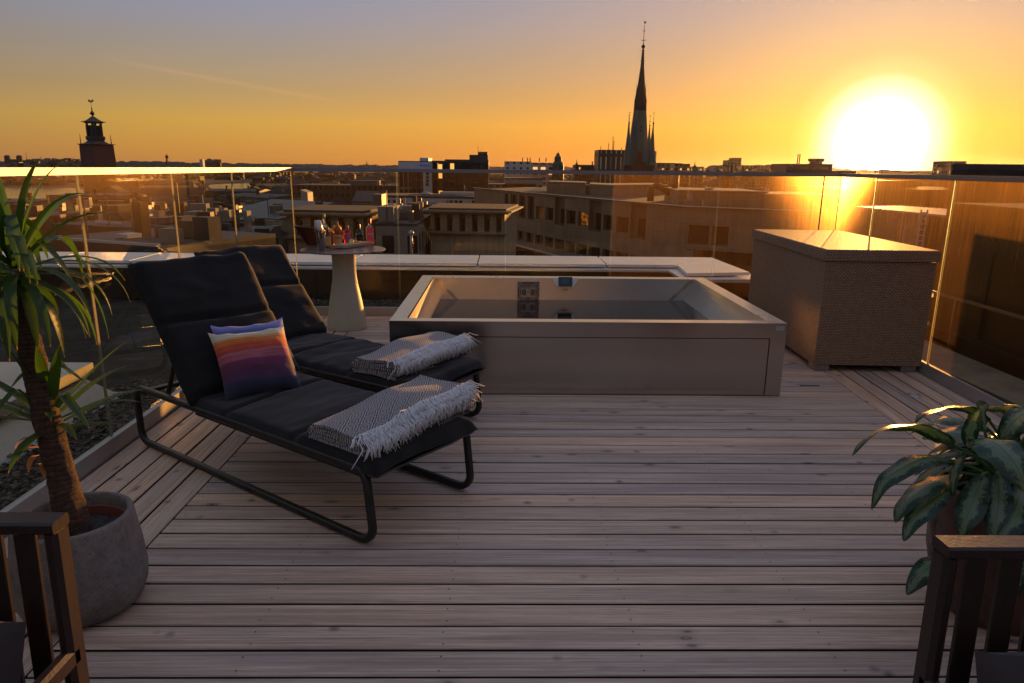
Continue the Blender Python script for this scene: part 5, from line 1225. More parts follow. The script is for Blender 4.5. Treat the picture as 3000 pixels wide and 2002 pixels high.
for q in RC:
    m=MB(); P=lambda a,z,d:(pL.x+e.x*a-nnA.x*d,pL.y+e.y*a-nnA.y*d,z); m.poly([P(q[0],q[2],.5),P(q[1],q[2],.5),P(q[1],q[3],.5),P(q[0],q[3],.5)])
    w0=q[0]+(q[1]-q[0])*.3; f=m.build('recessed_bay',BEIGE,A); pane(A,pL,e,nnA,w0,q[1]-.05,q[2]+.1,q[2]+(q[3]-q[2])*.62,.46,PD,FRM)
for q in LW+LG: pane(A,pL,e,nnA,*q,.40,PD,FRM,nm='window',mull=1 if q in LG else 0)
for q in OPS: pane(A,pK,e2,n2,*q,1.1,simple('red_dark_door',(.05,.015,.008),.6),FRM,nm='loading_door',mull=0)
# upper storeys of A
def vol(name,mat,par_,pxs,D_or_z,ztop,zbot,depth,coping=True,roofm=None):
    P=[sz(x,y,zbot) if D_or_z is None else sy(x,y,D_or_z) for x,y in pxs]; f=[Vector((p.x,p.y,0)) for p in P]; dvec=Vector((.12,1,0)).normalized()*depth
    poly=[(p.x,p.y) for p in f]+[((p+dvec).x,(p+dvec).y) for p in f[::-1]]
    m=MB(); m.prism(poly,zbot,ztop); o=m.build(name,mat,par_)
    if coping:
        m=MB(); m.sweep([(p.x-dvec.x*.002,p.y-dvec.y*.004,ztop+.04) for p in f],.14,.35,(0,0,1)); m.build('coping',LEDGE,par_)
    return o
vol('upper_storey',BEIGE,A,[(1601,566),(1715,571)],None,-.55,ZR-.3,14); vol('upper_storey',BEIGE,A,[(1728,571),(1785,576),(1951,572)],None,-.75,ZR-.3,16); vol('stair_core',BEIGE,A,[(1714,570),(1729,571)],None,-.9,ZR-.3,8,False)
PH=vol('penthouse',BEIGE,A,[(1985,604),(2240,611),(2245,611.5)],None,-.62,ZR-.3,14); vol('penthouse',BEIGE,A,[(2236,612),(2470,616)],None,-.85,ZR-.3,12)
m=MB(); q=sz(2060,606,ZR-.2)
for x0,x1,y0,y1 in ((2060,2085,552,606),):
    a=sz(x0,606,ZR-.3); b_=sz(x1,606,ZR-.3); zt__=sy(x0,y0,a.y).z; m.poly([(a.x,a.y-.05,ZR-.3),(b_.x,b_.y-.05,ZR-.3),(b_.x,b_.y-.05,zt__),(a.x,a.y-.05,zt__)])
m.build('roof_door',FRM,A)
m=MB()
for i in range(9):
    p=sz(1610+i*13,568.5,ZR-.3); m.tube([p,p+Vector((0,0,1.1))],.03,4)
a,b_=sz(1608,568.5,ZR-.3),sz(1716,570,ZR-.3)
for h in (.55,1.1): m.tube([a+Vector((0,0,h)),b_+Vector((0,0,h))],.025,4)
m.build('roof_railing',FRM,A)
m=MB(); 
for y_,yy_ in ((563,546),(566,553),(567,560)):
    a=sz(1535+(566-y_)*-3,565,ZR); b_=sy(1600,yy_,a.y*1.02); m.tube([a,b_],.07,4)
m.build('sloping_pipe',LEDGE,A)
duct=simple('dark_duct',(.04,.035,.03),.5,.4)
m=MB(); a=sz(1905,590,ZR-.2); m.tube([a,a+Vector((0,0,1.6)),a+Vector((.6,0,1.9)),sy(1965,566,a.y),sy(1978,560,a.y),sy(1980,512,a.y)],.42,10); m.build('duct',duct,A,smooth=True)
m=MB(); a=sz(2012,606,ZR-.3); m.box((a.x-.2,a.y,ZR-.3),(a.x+.9,a.y+1.,ZR+.35)); m.box((a.x,a.y+.1,ZR+.35),(a.x+.7,a.y+.8,ZR+1.25),None,0,.2); m.build('roof_fan',simple('fan_box',(.22,.19,.16),.5,.4),A)
m=MB(); a=sz(2130,607,ZR-.3); m.box((a.x,a.y,ZR+.25),(a.x+1.7,a.y+.6,ZR+1.05)); m.tube([a+Vector((1.15,-.2,0)),a+Vector((1.15,-.2,.55))],.07,6); m.build('cooling_unit',simple('cooling_box',(.33,.28,.23),.5,.2),A)
for x in (2058,2160):
    m=MB(); p=sz(x,608,ZR-.3); m.tube([p,p+Vector((0,0,.75))],.08,8); m.build('vent_pipe',LEDGE,A)
# B: two classical attic pavilions
def pavilion(name,label,c,xl,xr__,xside,ytop,ycor,yw0,yw1,yled,ybot,wins,D,pmat,slit):
    O=sy(*c(xl,ycor),D); E_=sy(*c(xr__,ycor),D*.985); e_=Vector((E_.x-O.x,E_.y-O.y,0)).normalized(); nn=Vector((e_.y,-e_.x,0)); nn=-nn if nn.y>0 else nn
    th=thing(name,label,'pavilion',(O.x,O.y,GZ),0,'attic pavilions'); L=(E_-O).length
    z=lambda y:onf(O,nn,c(xl,y)).z
    ops=[]
    for x0,x1 in wins:
        a=(onf(O,nn,c(x0,yw1))-O).dot(e_); b_=(onf(O,nn,c(x1,yw1))-O).dot(e_); ops.append((a,b_,z(yw1),z(yw0)))
    m=MB(); wall_open(m,O,e_,L,z(ybot)-12,z(ycor),ops,.7,nn)
    S=O-nn*9+e_*-(1.2 if xside<xl else 0); S2=E_-nn*9
    m.poly([(S.x,S.y,z(ybot)-12),(O.x,O.y,z(ybot)-12),(O.x,O.y,z(ycor)),(S.x,S.y,z(ycor))],[(0,0),(9,0),(9,9),(0,9)]); m.poly([(E_.x,E_.y,z(ybot)-12),(S2.x,S2.y,z(ybot)-12),(S2.x,S2.y,z(ycor)),(E_.x,E_.y,z(ycor))],[(0,0),(9,0),(9,9),(0,9)])
    m.build('wall',BEIGE2,th)
    def slab(o0,z0,z1,nm,mat):
        q=[O-e_*o0+nn*o0,E_+e_*o0+nn*o0,S2+e_*o0,S-e_*o0]; mm=MB(); mm.prism([(p.x,p.y) for p in q],z0,z1); mm.build(nm,mat,th)
    zc_,zt__=z(ycor),z(ytop); h=zt__-zc_
    slab(.45,zc_,zc_+h*.28,'cornice',BEIGE2); slab(.75,zc_+h*.28+.01,zc_+h*.62,'cornice',BEIGE2); slab(.2,zc_+h*.62+.01,zt__,'roof',ROOFD)
    q=[O-e_*.25+nn*.25,E_+e_*.25+nn*.25]; mm=MB(); mm.sweep([(q[0].x,q[0].y,z(yled)),(q[1].x,q[1].y,z(yled))],.3,.5,(0,0,1)); mm.build('ledge',BEIGE2,th)
    for o in ops:
        pane(th,O,e_,nn,*o,.6,PD,FRM,mull=0)
        P=lambda a,zz,d:(O.x+e_.x*a-nn.x*d,O.y+e_.y*a-nn.y*d,zz); mm=MB(); zt2=o[3]-(o[3]-o[2])*.24; mm.poly([P(o[0]+.15,zt2,.5),P(o[1]-.15,zt2,.5),P(o[1]-.15,o[3]-.1,.5),P(o[0]+.15,o[3]-.1,.5)]); mm.build('blind',slit,th)
    return th
SLIT=simple('yellow_blind',(.30,.22,.05),.7)
c6=crop(1100,440,5.875)
pavilion('attic_pavilion','warm stone attic pavilion with six tall dark windows right of the bar table',c6,960,2222,800,990,1080,1095,1400,1415,1560,[(1018,1115),(1232,1325),(1447,1545),(1660,1755),(1872,1965),(2080,2168)],68,BEIGE2,SLIT)
c3=crop(850,600,8.25)
pavilion('attic_pavilion','warm stone attic pavilion with tall dark windows behind the bottles',c3,-90,1760,-300,118,268,285,745,790,1300,[(160,320),(512,690),(852,1000),(1190,1335),(1530,1680)],66,BEIGE2,SLIT)
# generic city block: straight front from two photo pixels
def block(name,label,cat,x0,x1,ytop,D,mat,depth=14,D1=None,zb=GZ,roof=ROOFD,extra=None,group=None,parapet_=.5,side=None):
    a=sy(x0,ytop,D); b_=sy(x1,ytop,D1 or D); zt__=a.z
    th=thing(name,label,cat,((a.x+b_.x)/2,(a.y+b_.y)/2,zb),0,group)
    d=Vector((a.x*.0,1,0))*depth; d=Vector((b_.y-a.y,-(b_.x-a.x),0)).normalized(); d=(-d if d.y<0 else d)*depth
    P=[(a.x,a.y),(b_.x,b_.y),(b_.x+d.x,b_.y+d.y),(a.x+d.x,a.y+d.y)]
    m=MB(); m.prism(P,zb,zt__,cap=False); 
    if side:
        for i in (1,3): m.mi[i]=1
    m.build('wall',[mat,side] if side else mat,th)
    m=MB(); m.prism(P,zt__,zt__+parapet_); m.build('roof',roof,th)
    return th,a,b_,zt__
def rel(m,a,b_,f0,f1,z0,z1,off0,off1):
    """small volume on a block: fractions along the front, offset behind it"""
    e_=(Vector((b_.x,b_.y,0))-Vector((a.x,a.y,0))); n_=Vector((-e_.y,e_.x,0)).normalized(); n_=-n_ if n_.y<0 else n_
    p=[Vector((a.x,a.y,0))+e_*f0+n_*off0,Vector((a.x,a.y,0))+e_*f1+n_*off0,Vector((a.x,a.y,0))+e_*f1+n_*off1,Vector((a.x,a.y,0))+e_*f0+n_*off1]
    m.prism([(q.x,q.y) for q in p],z0,z1)
OFFW=simple('white_panels',(.46,.44,.44),.6,0,.08,.1)
DKG=window_grid_mat('dark_curtain_wall',(.05,.042,.03),(.012,.011,.010),2.2,3.6,(.12,.9),(.1,.9),.012)
GOLDG=window_grid_mat('mullioned_glass',(.20,.155,.09),(.012,.012,.012),1.9,7.,(.16,.9),(.04,.93),0)
th,a,b_,zt__=block('hotel_tower','pale office tower with blue lettering and a white slot-windowed slab','tower',1167,1265,c6(0,208)[1],300,GOLDG,30,zb=GZ)
m=MB(); rel(m,a,b_,-.005,1.005,c_z:=sy(1167,490,300).z-1.0,zt__+.1,-.3,29); m.build('top_band',OFFW,th)
m=MB(); rel(m,a,b_,.59,.86,zt__,sy(1230,c6(0,130)[1],300).z,6,22); m.build('roof_house',OFFW,th)
m=MB(); rel(m,a,b_,.735,1.0,GZ,c_z,-.6,3); slab_=m.build('stair_slab',OFFW,th)
for yy_ in (405,468,530,593):
    p=sy(c6(870,yy_)[0],c6(870,yy_)[1],299.2); q=sy(c6(916,yy_)[0],c6(916,yy_)[1],299.2); m=MB(); m.box((p.x,p.y-.1,p.z-.5),(q.x,p.y+.05,p.z+.5)); m.build('slot_window',PD,slab_)
m=MB(); rel(m,a,b_,.37,.735,GZ,c_z,-.15,1); m.build('dark_glass_bay',DKG,th)
p=sy(c6(855,260)[0],c6(855,258)[1],299.3); BLUE=NT('blue_sign'); _p=BLUE.pbr((.02,.03,.35),.5); _p.inputs['Emission Color'].default_value=(.02,.03,.4,1); _p.inputs['Emission Strength'].default_value=.15
text_mesh('Radisson',1.25,BLUE.m,th,p,(1,0,0),(0,0,1),'sign_lettering',.05)
GOLDS=window_grid_mat('lit_stair',(.06,.04,.02),(.25,.13,.04),2.,3.6,(.05,.9),(.15,.75),.85,litcol=(1,.5,.12))
th2,a,b_,zt2=block('glass_office','dark glass office with golden lit stair strip beside the black block','office building',1264.5,1303,c6(0,205)[1],302,DKG,26)
m=MB(); rel(m,a,b_,.50,.80,GZ,zt2-.2,-.4,2); m.build('stair_strip',GOLDS,th2)
th3,a,b_,zt3=block('black_office','long black glass office block with flat roof','office building',1303,1431,c6(0,212)[1],296,window_grid_mat('black_curtain_wall',(.018,.015,.012),(.010,.010,.009),2.,3.6,(.1,.9),(.12,.85),.02),28,roof=ROOFD,parapet_=1.2)
m=MB(); rel(m,a,b_,.72,.80,GZ,zt3-17,-.3,1); m.build('pilaster_strip',GOLDG,th3)
m=MB(); rel(m,a,b_,.55,.98,zt3+1.2,zt3+3.2,6,16); m.build('roof_plant',ROOFD,th3)
STRP=window_grid_mat('banded_slab',(.10,.065,.045),(.03,.02,.016),40,3.2,(0,1),(.35,.95),0)
th4,a,b_,zt4=block('slab_tower','slim brown banded slab tower rising behind the black office','tower',1400,1428,c6(0,40)[1],620,STRP,16)
m=MB(); rel(m,a,b_,0,.04,zt4,zt4+5,1,3); rel(m,a,b_,.3,.31,zt4,zt4+4,1,1.4); rel(m,a,b_,.5,.51,zt4,zt4+4,1,1.4); m.build('roof_mast',ROOFD,th4)
c7=crop(1450,420,4.356)
WAP=window_grid_mat('white_flats',(.46,.40,.36),(.03,.025,.02),4.2,3.1,(.3,.62),(.25,.62),0)
WAPL=window_grid_mat('balcony_flats',(.46,.32,.22),(.08,.05,.03),5.,3.1,(.2,.8),(.2,.7),.35,litcol=(1,.5,.2))
th5,a,b_,z5=block('apartment_block','white apartment block with small square windows and a glowing balcony side','apartment block',1478,1557,c7(0,240)[1],450,WAP,18,parapet_=.4)
m=MB(); rel(m,a,b_,1.0,1.78,GZ,z5-.2,2,18); m.build('balcony_wing',WAPL,th5)
for f in (.66,.85,.95,1.3,1.55):
    m=MB(); rel(m,a,b_,f,f+.03,z5+.4,z5+2.8,6,8); m.build('chimney',ROOFD,th5)
th6,a,b_,z6=block('banded_office','pale office with dark window bands below the white apartment block','office building',1480,1592,c7(0,462)[1],250,window_grid_mat('banded_windows',(.27,.25,.22),(.03,.03,.035),1.9,3.5,(.12,.8),(.3,.78),.0),24)
m=MB(); rel(m,a,b_,0,.8,z6-5.2,z6-1.4,-.12,1); m.build('dark_band',PD,th6)
block('stepped_office','small pale office with stepped roofs behind the flagpole building','office building',1430,1480,c6(0,610)[1],270,window_grid_mat('small_office',(.22,.19,.15),(.02,.02,.02),2.4,3.3,(.2,.8),(.3,.7),.03),18)
# white long building (C)
WHITEW=simple('white_plaster',(.40,.40,.42),.8,0,.10,.3)
def longwhite():
    O=sy(*c6(-60,832),150); E_=sy(*c6(1882,830),146); e_=Vector((E_.x-O.x,E_.y-O.y,0)).normalized(); nn=Vector((e_.y,-e_.x,0)); nn=-nn if nn.y>0 else nn; L=(E_-O).length
    th=thing('long_white_building','long low white building with two rows of small dark windows','building',(O.x,O.y,GZ))
    z=lambda y:onf(O,nn,c6(900,y)).z; ax=lambda x:(onf(O,nn,c6(x,900))-O).dot(e_)
    ops=[(ax(x),ax(x+45),z(y1),z(y0)) for x in (30,117,205,297,330,428) for y0,y1 in ((872,920),(970,1018))]+[(ax(1232),ax(1250),z(908),z(862)),(ax(1274),ax(1332),z(905),z(860)),(ax(1357),ax(1415),z(905),z(860)),(ax(1440),ax(1497),z(905),z(860)),(ax(1660),ax(1718),z(903),z(857)),(ax(1208),ax(1412),z(988),z(957)),(ax(1435),ax(1638),z(985),z(952)),(ax(1662),ax(1868),z(983),z(950))]
    ops.sort(); 
    m=MB(); wall_open(m,O,e_,L,z(1030),z(832),ops,.3,nn); m.build('wall',WHITEW,th)
    for i,x in enumerate((660,800,945,1095)):
        m=MB(); a0,a1=ax(x),ax(x+70); P=lambda a,zz,d:(O.x+e_.x*a+nn.x*d,O.y+e_.y*a+nn.y*d,zz); zt_,zb_=z(900),z(990)
        f=[P(a0,zt_,.8),P(a1,zt_,.8),P(a1-.6,zb_,.4),P(a0+.6,zb_,.4)]; g=[P(a0,zt_,.02),P(a1,zt_,.02),P(a1-.6,zb_,.02),P(a0+.6,zb_,.02)]
        m.poly(f); 
        for k in range(4): j=(k+1)%4; m.poly([f[j],f[k],g[k],g[j]])
        m.build('bay',WHITEW,th)
    for o in ops: pane(th,O,e_,nn,*o,.28,PD,FRM,fw_=.06)
    m=MB(); q=[O,E_,E_-nn*14,O-nn*14]; m.prism([(p.x,p.y) for p in q],z(832),z(832)+.5); m.prism([(p.x,p.y) for p in q],GZ,z(1031)); m.build('roof',ROOFD,th)
    m=MB(); a0=O+e_*(L*.35); m.prism([(a0.x,a0.y+4),(a0.x+9,a0.y+4),(a0.x+9,a0.y+9),(a0.x,a0.y+9)],z(832)+.5,z(780)); m.build('roof_plant',ROOFD,th)
    m=MB(); a0=O+e_*ax(985)-nn*6; m.prism([(a0.x,a0.y),(a0.x+9.,a0.y),(a0.x+9.,a0.y+3),(a0.x,a0.y+3)],z(820),z(735)); m.build('roof_plant',OFFW,th)
    m=MB(); a0=O+e_*ax(560)-nn*6; m.poly([(a0.x,a0.y,z(800)),(a0.x+4,a0.y,z(800)),(a0.x+2,a0.y+.1,z(730))]); m.poly([(a0.x+4,a0.y,z(800)),(a0.x+4,a0.y+4,z(800)),(a0.x+2,a0.y+.1,z(730))]); m.build('skylight',OFFW,th)
longwhite()
fp=sy(*c6(1532,815),151); FL=simple('flag_cloth',(.55,.42,.40),.8)
t=thing('flagpole','white flagpole with a pale pennant above the long white building','flagpole',tuple(fp)); m=MB(); m.tube([fp,sy(*c6(1529,598),151)],.09,5); m.build('pole',OFFW,t)
m=MB(); m.poly([sy(*c6(1533,602),151),sy(*c6(1535,645),151),sy(*c6(1588,688),151)]); m.poly([sy(*c6(1588,688),151.04),sy(*c6(1535,645),151.04),sy(*c6(1533,602),151.04)]); m.build('flag',FL,t)
# near flagpole with red flag, on the street side
t=thing('flagpole','thin flagpole with ball finial and a folded red flag beyond the parapet','flagpole',tuple(sy(1206,760,30))); c2=crop(800,400,2.611)
m=MB(); m.tube([sy(*c2(1060,940),30),sy(*c2(1057,745),30)],.055,8); m.lathe([(0,-.12),(.09,-.08),(.12,0),(.09,.08),(0,.12)],sy(*c2(1057,738),30),10); m.build('pole',simple('pole_white',(.4,.4,.4),.4),t,smooth=True)
m=MB(); m.grid(6,8,lambda u,v:sy(*c2(1066+ (24+8*math.sin(v*7))*u*v, 790+u*10+(75-20*u)*v),30)+Vector((0,.08*math.sin(u*9+v*3),0))); m.build('flag',simple('red_flag',(.30,.015,.012),.7),t,smooth=True)
# scattered roofs between the pavilions and left of them
RM=[plain('roof_sheet_grey',(.12,.115,.11),.2,.4,.5,.4),plain('roof_sheet_dark',(.045,.04,.04),.25,.4,.6,.3),plain('wall_ochre',(.12,.09,.05),.2,.3),plain('wall_brown',(.055,.036,.022),.25,.3),plain('wall_grey',(.20,.185,.165),.2,.3)]
OCW=window_grid_mat('ochre_windows',(.14,.11,.07),(.022,.02,.018),2.6,3.4,(.3,.68),(.25,.75),.03); GRW=window_grid_mat('grey_windows',(.19,.175,.155),(.02,.02,.02),2.2,3.4,(.25,.72),(.28,.74),.02); BRW=window_grid_mat('brown_windows',(.06,.038,.022),(.02,.015,.012),2.6,3.4,(.3,.68),(.25,.75),.03)
def roofblock(label,x0,x1,ytop,D,mat,depth,D1=None,bits=(),roof=None,name='city_block',cat='building',gable=0.,group=None):
    th,a,b_,zt=block(name,label,cat,x0,x1,ytop,D,mat,depth,D1,roof=roof or RM[1],group=group,parapet_=.25)
    if gable:
        e_=Vector((b_.x-a.x,b_.y-a.y,0)); n_=Vector((-e_.y,e_.x,0)).normalized(); n_=-n_ if n_.y<0 else n_
        A0,B0=Vector((a.x,a.y,zt+.26)),Vector((b_.x,b_.y,zt+.26)); C0,D0=B0+n_*depth,A0+n_*depth; r1=(A0+D0)/2+Vector((0,0,gable)); r2=(B0+C0)/2+Vector((0,0,gable))
        m=MB(); m.poly([A0,B0,r2,r1]); m.poly([C0,D0,r1,r2]); m.poly([B0,C0,r2]); m.poly([D0,A0,r1]); m.build('gable_roof',roof or RM[1],th)
    rv=random.Random(len(label)*7+int(x0)); wd_=(b_-a).length
    extra=[]
    for k in range(rv.randint(3,6)):
        f=rv.uniform(.03,.95); s_=rv.uniform(.5,1.6)/wd_; o=rv.uniform(.5,depth*.8); extra.append(('roof_vent',f,f+s_,.25,(rv.uniform(.6,1.5)+.2)*(.45 if D>140 else 1),o,o+rv.uniform(.5,1.2),rv.choice([RM[0],RM[1],RM[4]])))
    f=rv.uniform(.1,.9); extra.append(('aerial',f,f+.07/wd_,.2,rv.uniform(2,3.6)*(.5 if D>140 else 1),1.,1.07,RM[1])); f=rv.uniform(.1,.9); extra.append(('chimney',f,f+.7/wd_,.0,rv.uniform(1.4,2.4),depth*.4,depth*.4+.6,RM[3]))
    for nm,f0,f1,h0,h1,o0,o1,mm in list(bits)+extra:
        m=MB(); rel(m,a,b_,f0,f1,zt+h0,zt+h1,o0,o1); m.build(nm,mm,th)
    return th
RB=roofblock
RB('grey walled block with cluttered roof plant between the two pavilions',1100,1222,c6(0,1310)[1],62,GRW,12,bits=[('roof_plant',.02,.4,.3,1.6,1,5,RM[4]),('roof_duct',.3,.85,.3,.9,5,6,RM[0]),('roof_vent',.75,.83,.3,1.2,2,3,RM[0]),('roof_duct',.15,.75,1.0,1.4,7,8,OFFW)])
RB('low dark roofed block with plant boxes behind the cluttered grey roof',1080,1245,c6(0,1180)[1],85,BRW,14,bits=[('roof_plant',.05,.22,.3,2.8,1,5,RM[0]),('roof_plant',.30,.36,.3,1.4,3,5,OFFW)])
RB('brown brick block with a red lit window strip under the long white building',1130,1262,c6(0,1030)[1],120,window_grid_mat('red_strip',(.07,.035,.025),(.35,.25,.2),11.,9.,(.45,.5),(.3,.75),0),16)
RB('grey mansard roofed block left of the long white building',1030,1120,c2(0,505)[1]+0,155,OCW,12,gable=2.,roof=RM[1])
RB('dark flat roofed hall far behind the left pavilion',850,1165,c2(0,375)[1],340,BRW,30,roof=RM[1],bits=[('skylight',.55,.8,.3,2.5,3,12,RM[0])])
m=MB(); a,b_=sy(*c2(218,540),180),sy(*c2(270,540),180); zt_=sy(*c2(218,408),180).z; zt2_=sy(*c2(270,430),180).z; t=thing('lift_tower','pale slanted ribbed concrete lift tower left of the bar table','tower',(a.x,a.y,GZ))
def lt(p,q,z1,z2): return [(p.x,p.y,GZ),(q.x,q.y,GZ),(q.x,q.y,z2),(p.x,p.y,z1)]
A1,B1=Vector((a.x,a.y+5,0)),Vector((b_.x,b_.y+5,0)); m.poly(lt(a,b_,zt_,zt2_),[(0,0),(4.5,0),(4.5,12),(0,12)]); m.poly(lt(b_,B1,zt2_,zt2_)); m.poly(lt(B1,A1,zt2_,zt_)); m.poly(lt(A1,a,zt_,zt_)); m.poly([(a.x,a.y,zt_),(b_.x,b_.y,zt2_),(B1.x,B1.y,zt2_),(A1.x,A1.y,zt_)]); m.build('shaft',simple('ribbed_concrete',(.34,.31,.26),.7,0,.2,3.,0,60,(6,6,.2)),t)
# left of the corner
c5=crop(430,480,4.7)
RB('long classical stone building with two rows of narrow windows left of the pavilions',634,812,c5(0,720)[1],88,window_grid_mat('classical_windows',(.24,.20,.135),(.02,.018,.015),1.35,4.4,(.3,.75),(.3,.72),0),16,D1=80,roof=RM[0],gable=1.6,bits=[('cornice',-.01,1.01,-.5,.1,-.6,.5,BEIGE2)])
RB('grey sheet metal roofs with dormers below the classical building',560,770,c5(0,1085)[1],60,GRW,7,roof=RM[0],gable=.9,bits=[('dormer',.1,.2,.1,1.2,.5,2.5,RM[4]),('chimney',.70,.75,.1,2.6,1,2,RM[4]),('dormer',.42,.5,.1,1.1,.5,2.5,RM[0])])
RB('low brown block with small windows behind the classical building',640,790,c5(0,455)[1],190,OCW,16,D1=180,gable=.6)
RB('dark gabled block with chimneys in front of the bright lake strip',600,760,c5(0,385)[1],300,BRW,16,gable=.8,bits=[('chimney',.3,.33,.5,2.4,5,7,RM[3])])
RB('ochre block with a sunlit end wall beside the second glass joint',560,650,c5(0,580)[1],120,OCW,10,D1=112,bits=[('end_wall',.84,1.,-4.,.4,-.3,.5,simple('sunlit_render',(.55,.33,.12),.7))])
c4=crop(0,440,4.356)
RB('big dark brown block standing against the lake',135,228,c4(0,585)[1],190,BRW,20,D1=185)
RB('dark block with a latticed end wall behind the yucca leaves',90,225,c4(0,765)[1],120,BRW,14,bits=[('lattice_wall',.82,1.,-5.5,.8,-.3,.2,window_grid_mat('lattice',(.10,.08,.05),(.30,.24,.12),1.1,1.3,(.12,.92),(.12,.9),0))])
RB('olive windowless block with roof plant near the left rail',280,366,c4(0,725)[1],115,RM[2],14,bits=[('roof_plant',.05,.4,.2,1.6,3,8,RM[3]),('roof_rail',.0,.95,.9,1.,1,1.1,OFFW)])
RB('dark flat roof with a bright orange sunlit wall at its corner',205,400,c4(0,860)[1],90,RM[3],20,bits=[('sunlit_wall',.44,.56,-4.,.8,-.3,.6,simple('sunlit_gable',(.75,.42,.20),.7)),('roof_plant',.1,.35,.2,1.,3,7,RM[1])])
RB('broad dark roof with skylight strips in the lower left of the city',150,440,c4(0,975)[1],62,RM[3],14,D1=58,bits=[('skylight_strip',.30,.55,.3,.5,1.5,1.8,OFFW),('skylight_strip',.55,.75,.3,.5,3.5,3.8,OFFW),('roof_unit',.78,.84,.3,.9,2,3,RM[0]),('roof_unit',.87,.93,.3,.9,2,3,RM[0]),('roof_plant',.02,.2,.3,1.6,5,8,RM[2])])
RB('lower dark roof edged with pale gutters right above the parapet',100,470,c4(0,1180)[1],42,RM[3],9,D1=38,bits=[('gutter',.2,.98,.25,.4,0,.15,OFFW),('roof_unit',.42,.52,.3,.55,2,3,OFFW),('roof_plant',.7,.82,.3,1.3,4,6,RM[2])])
RB('dark glass fronted block with lit windows in the left middle of the city',476,508,c5(0,690)[1],75,window_grid_mat('warm_lit_glass',(.03,.025,.02),(.02,.02,.02),.9,1.1,(.15,.85),(.2,.8),.45,litcol=(1,.62,.22)),8,D1=74)
RB('grey terrace roofs with awnings around the evening sun reflection',515,610,c5(0,830)[1],72,GRW,12,roof=RM[0],bits=[('awning',.05,.4,.2,1.0,1,4,RM[4]),('roof_plant',.6,.9,.2,1.3,3,6,RM[1])])
RB('dark courtyard block between the lit glass and the grey terraces',430,560,c5(0,900)[1],55,RM[3],8,bits=[('roof_unit',.6,.8,.3,1.2,2,4,RM[4]),('roof_unit',.1,.3,.3,.8,1,4,RM[0])])
RB('ochre block with grey roof far left behind the yucca',-60,95,c4(0,675)[1],150,OCW,14,gable=.4)
RB('brown block behind the yucca crown at the left edge',-150,60,c4(0,900)[1],80,BRW,14)
# left skyline
for (x0,x1,y) in ((12,29,64),(47.5,64,66)):
    a=sy((x0+x1)/2,c4(0,y)[1],3150); r=(sy(x1,470,3150).x-sy(x0,470,3150).x)/2
    t=thing('round_tower_block','round dark apartment tower %s on the far left ridge'%('nearest the left edge of the photo' if x0<20 else 'second from the left edge'),'tower',(a.x,a.y,GZ),0,'round towers on the ridge')
    m=MB(); m.lathe([(r,GZ),(r,a.z-6),(r*.8,a.z-3),(r*.5,a.z),(0,a.z)],(a.x,a.y,0),14); m.build('shaft',BRW,t)
p=sy(77,471,3000); m=MB(); m.tube([p,sy(76,445,3000)],[1.2,.5],4); tag(m.build('radio_mast',ROOFD),'thin radio mast on the far left ridge','mast')
p=sy(489,480,3300); t=thing('telecom_tower','slim telecom tower on the horizon right of the brick tower','tower',tuple(p)); m=MB(); m.tube([p,sy(488.6,464,3300)],[4.5,3.5],8); m.build('shaft',ROOFD,t); m=MB(); m.tube([sy(488.6,464,3300),sy(488.6,456,3300)],[7,7],8); m.build('pod',ROOFD,t); m=MB(); m.tube([sy(488.6,456,3300),sy(488.6,451,3300)],[2,1],4); m.build('antenna',ROOFD,t)
block('horizon_slab','small square tower block on the horizon between the telecom tower and the rail corner','tower',584,593,467.5,3000,WAP,20)
p=sy(1075,488,1500); m=MB(); m.lathe([(1.6,0),(1.3,5),(.8,6),(0,14)],p,8); tag(m.build('church_steeple',ROOFD),'tiny dark church steeple on the horizon left of the pale tower','steeple')
p=sy(c7(1043,285)[0],c7(1043,285)[1],700); m=MB(); m.lathe([(1.3,0),(1.1,2.2),(.5,2.6),(0,6.8)],p,8); tag(m.build('church_steeple',ROOFD),'small dark steeple between the dome and the black finned block','steeple')
block('dark_roofline','long dark roofline with chimney at the foot of the small steeple','building',1685,1765,c7(0,282)[1],600,BRW,20)
m=MB(); p=sy(c7(1243,285)[0],c7(1243,285)[1],600); m.box((p.x-.5,p.y,p.z-3),(p.x+.5,p.y+1.,p.z+3.4)); tag(m.build('chimney_stack',ROOFD),'lone dark chimney stack left of the finned block','chimney')
# dome
cx_,D=(c7(802,0)[0],500.); zz=lambda y:sy(cx_,c7(0,y)[1],D).z; cxy=sy(cx_,490,D); kx=D/FPX/4.356
dm=thing('domed_church','dark church dome with tall lantern on the skyline','dome',(cxy.x,cxy.y,GZ)); COPD=plain('dark_copper',(.035,.042,.028),.3,.3,.6)
m=MB(); m.lathe([(76*kx,GZ),(76*kx,zz(300)),(72*kx,zz(270)),(62*kx,zz(248)),(48*kx,zz(236)),(44*kx,zz(230))],(cxy.x,cxy.y,0),24); m.build('dome',COPD,dm,smooth=True,angle=40)
m=MB(); m.lathe([(44*kx,zz(236)),(43*kx,zz(185)),(38*kx,zz(170)),(24*kx,zz(160)),(24*kx,zz(142)),(14*kx,zz(130)),(6*kx,zz(122)),(1.5*kx,zz(112)),(1*kx,zz(92)),(0,zz(90))],(cxy.x,cxy.y,0),16); m.build('lantern',COPD,dm)
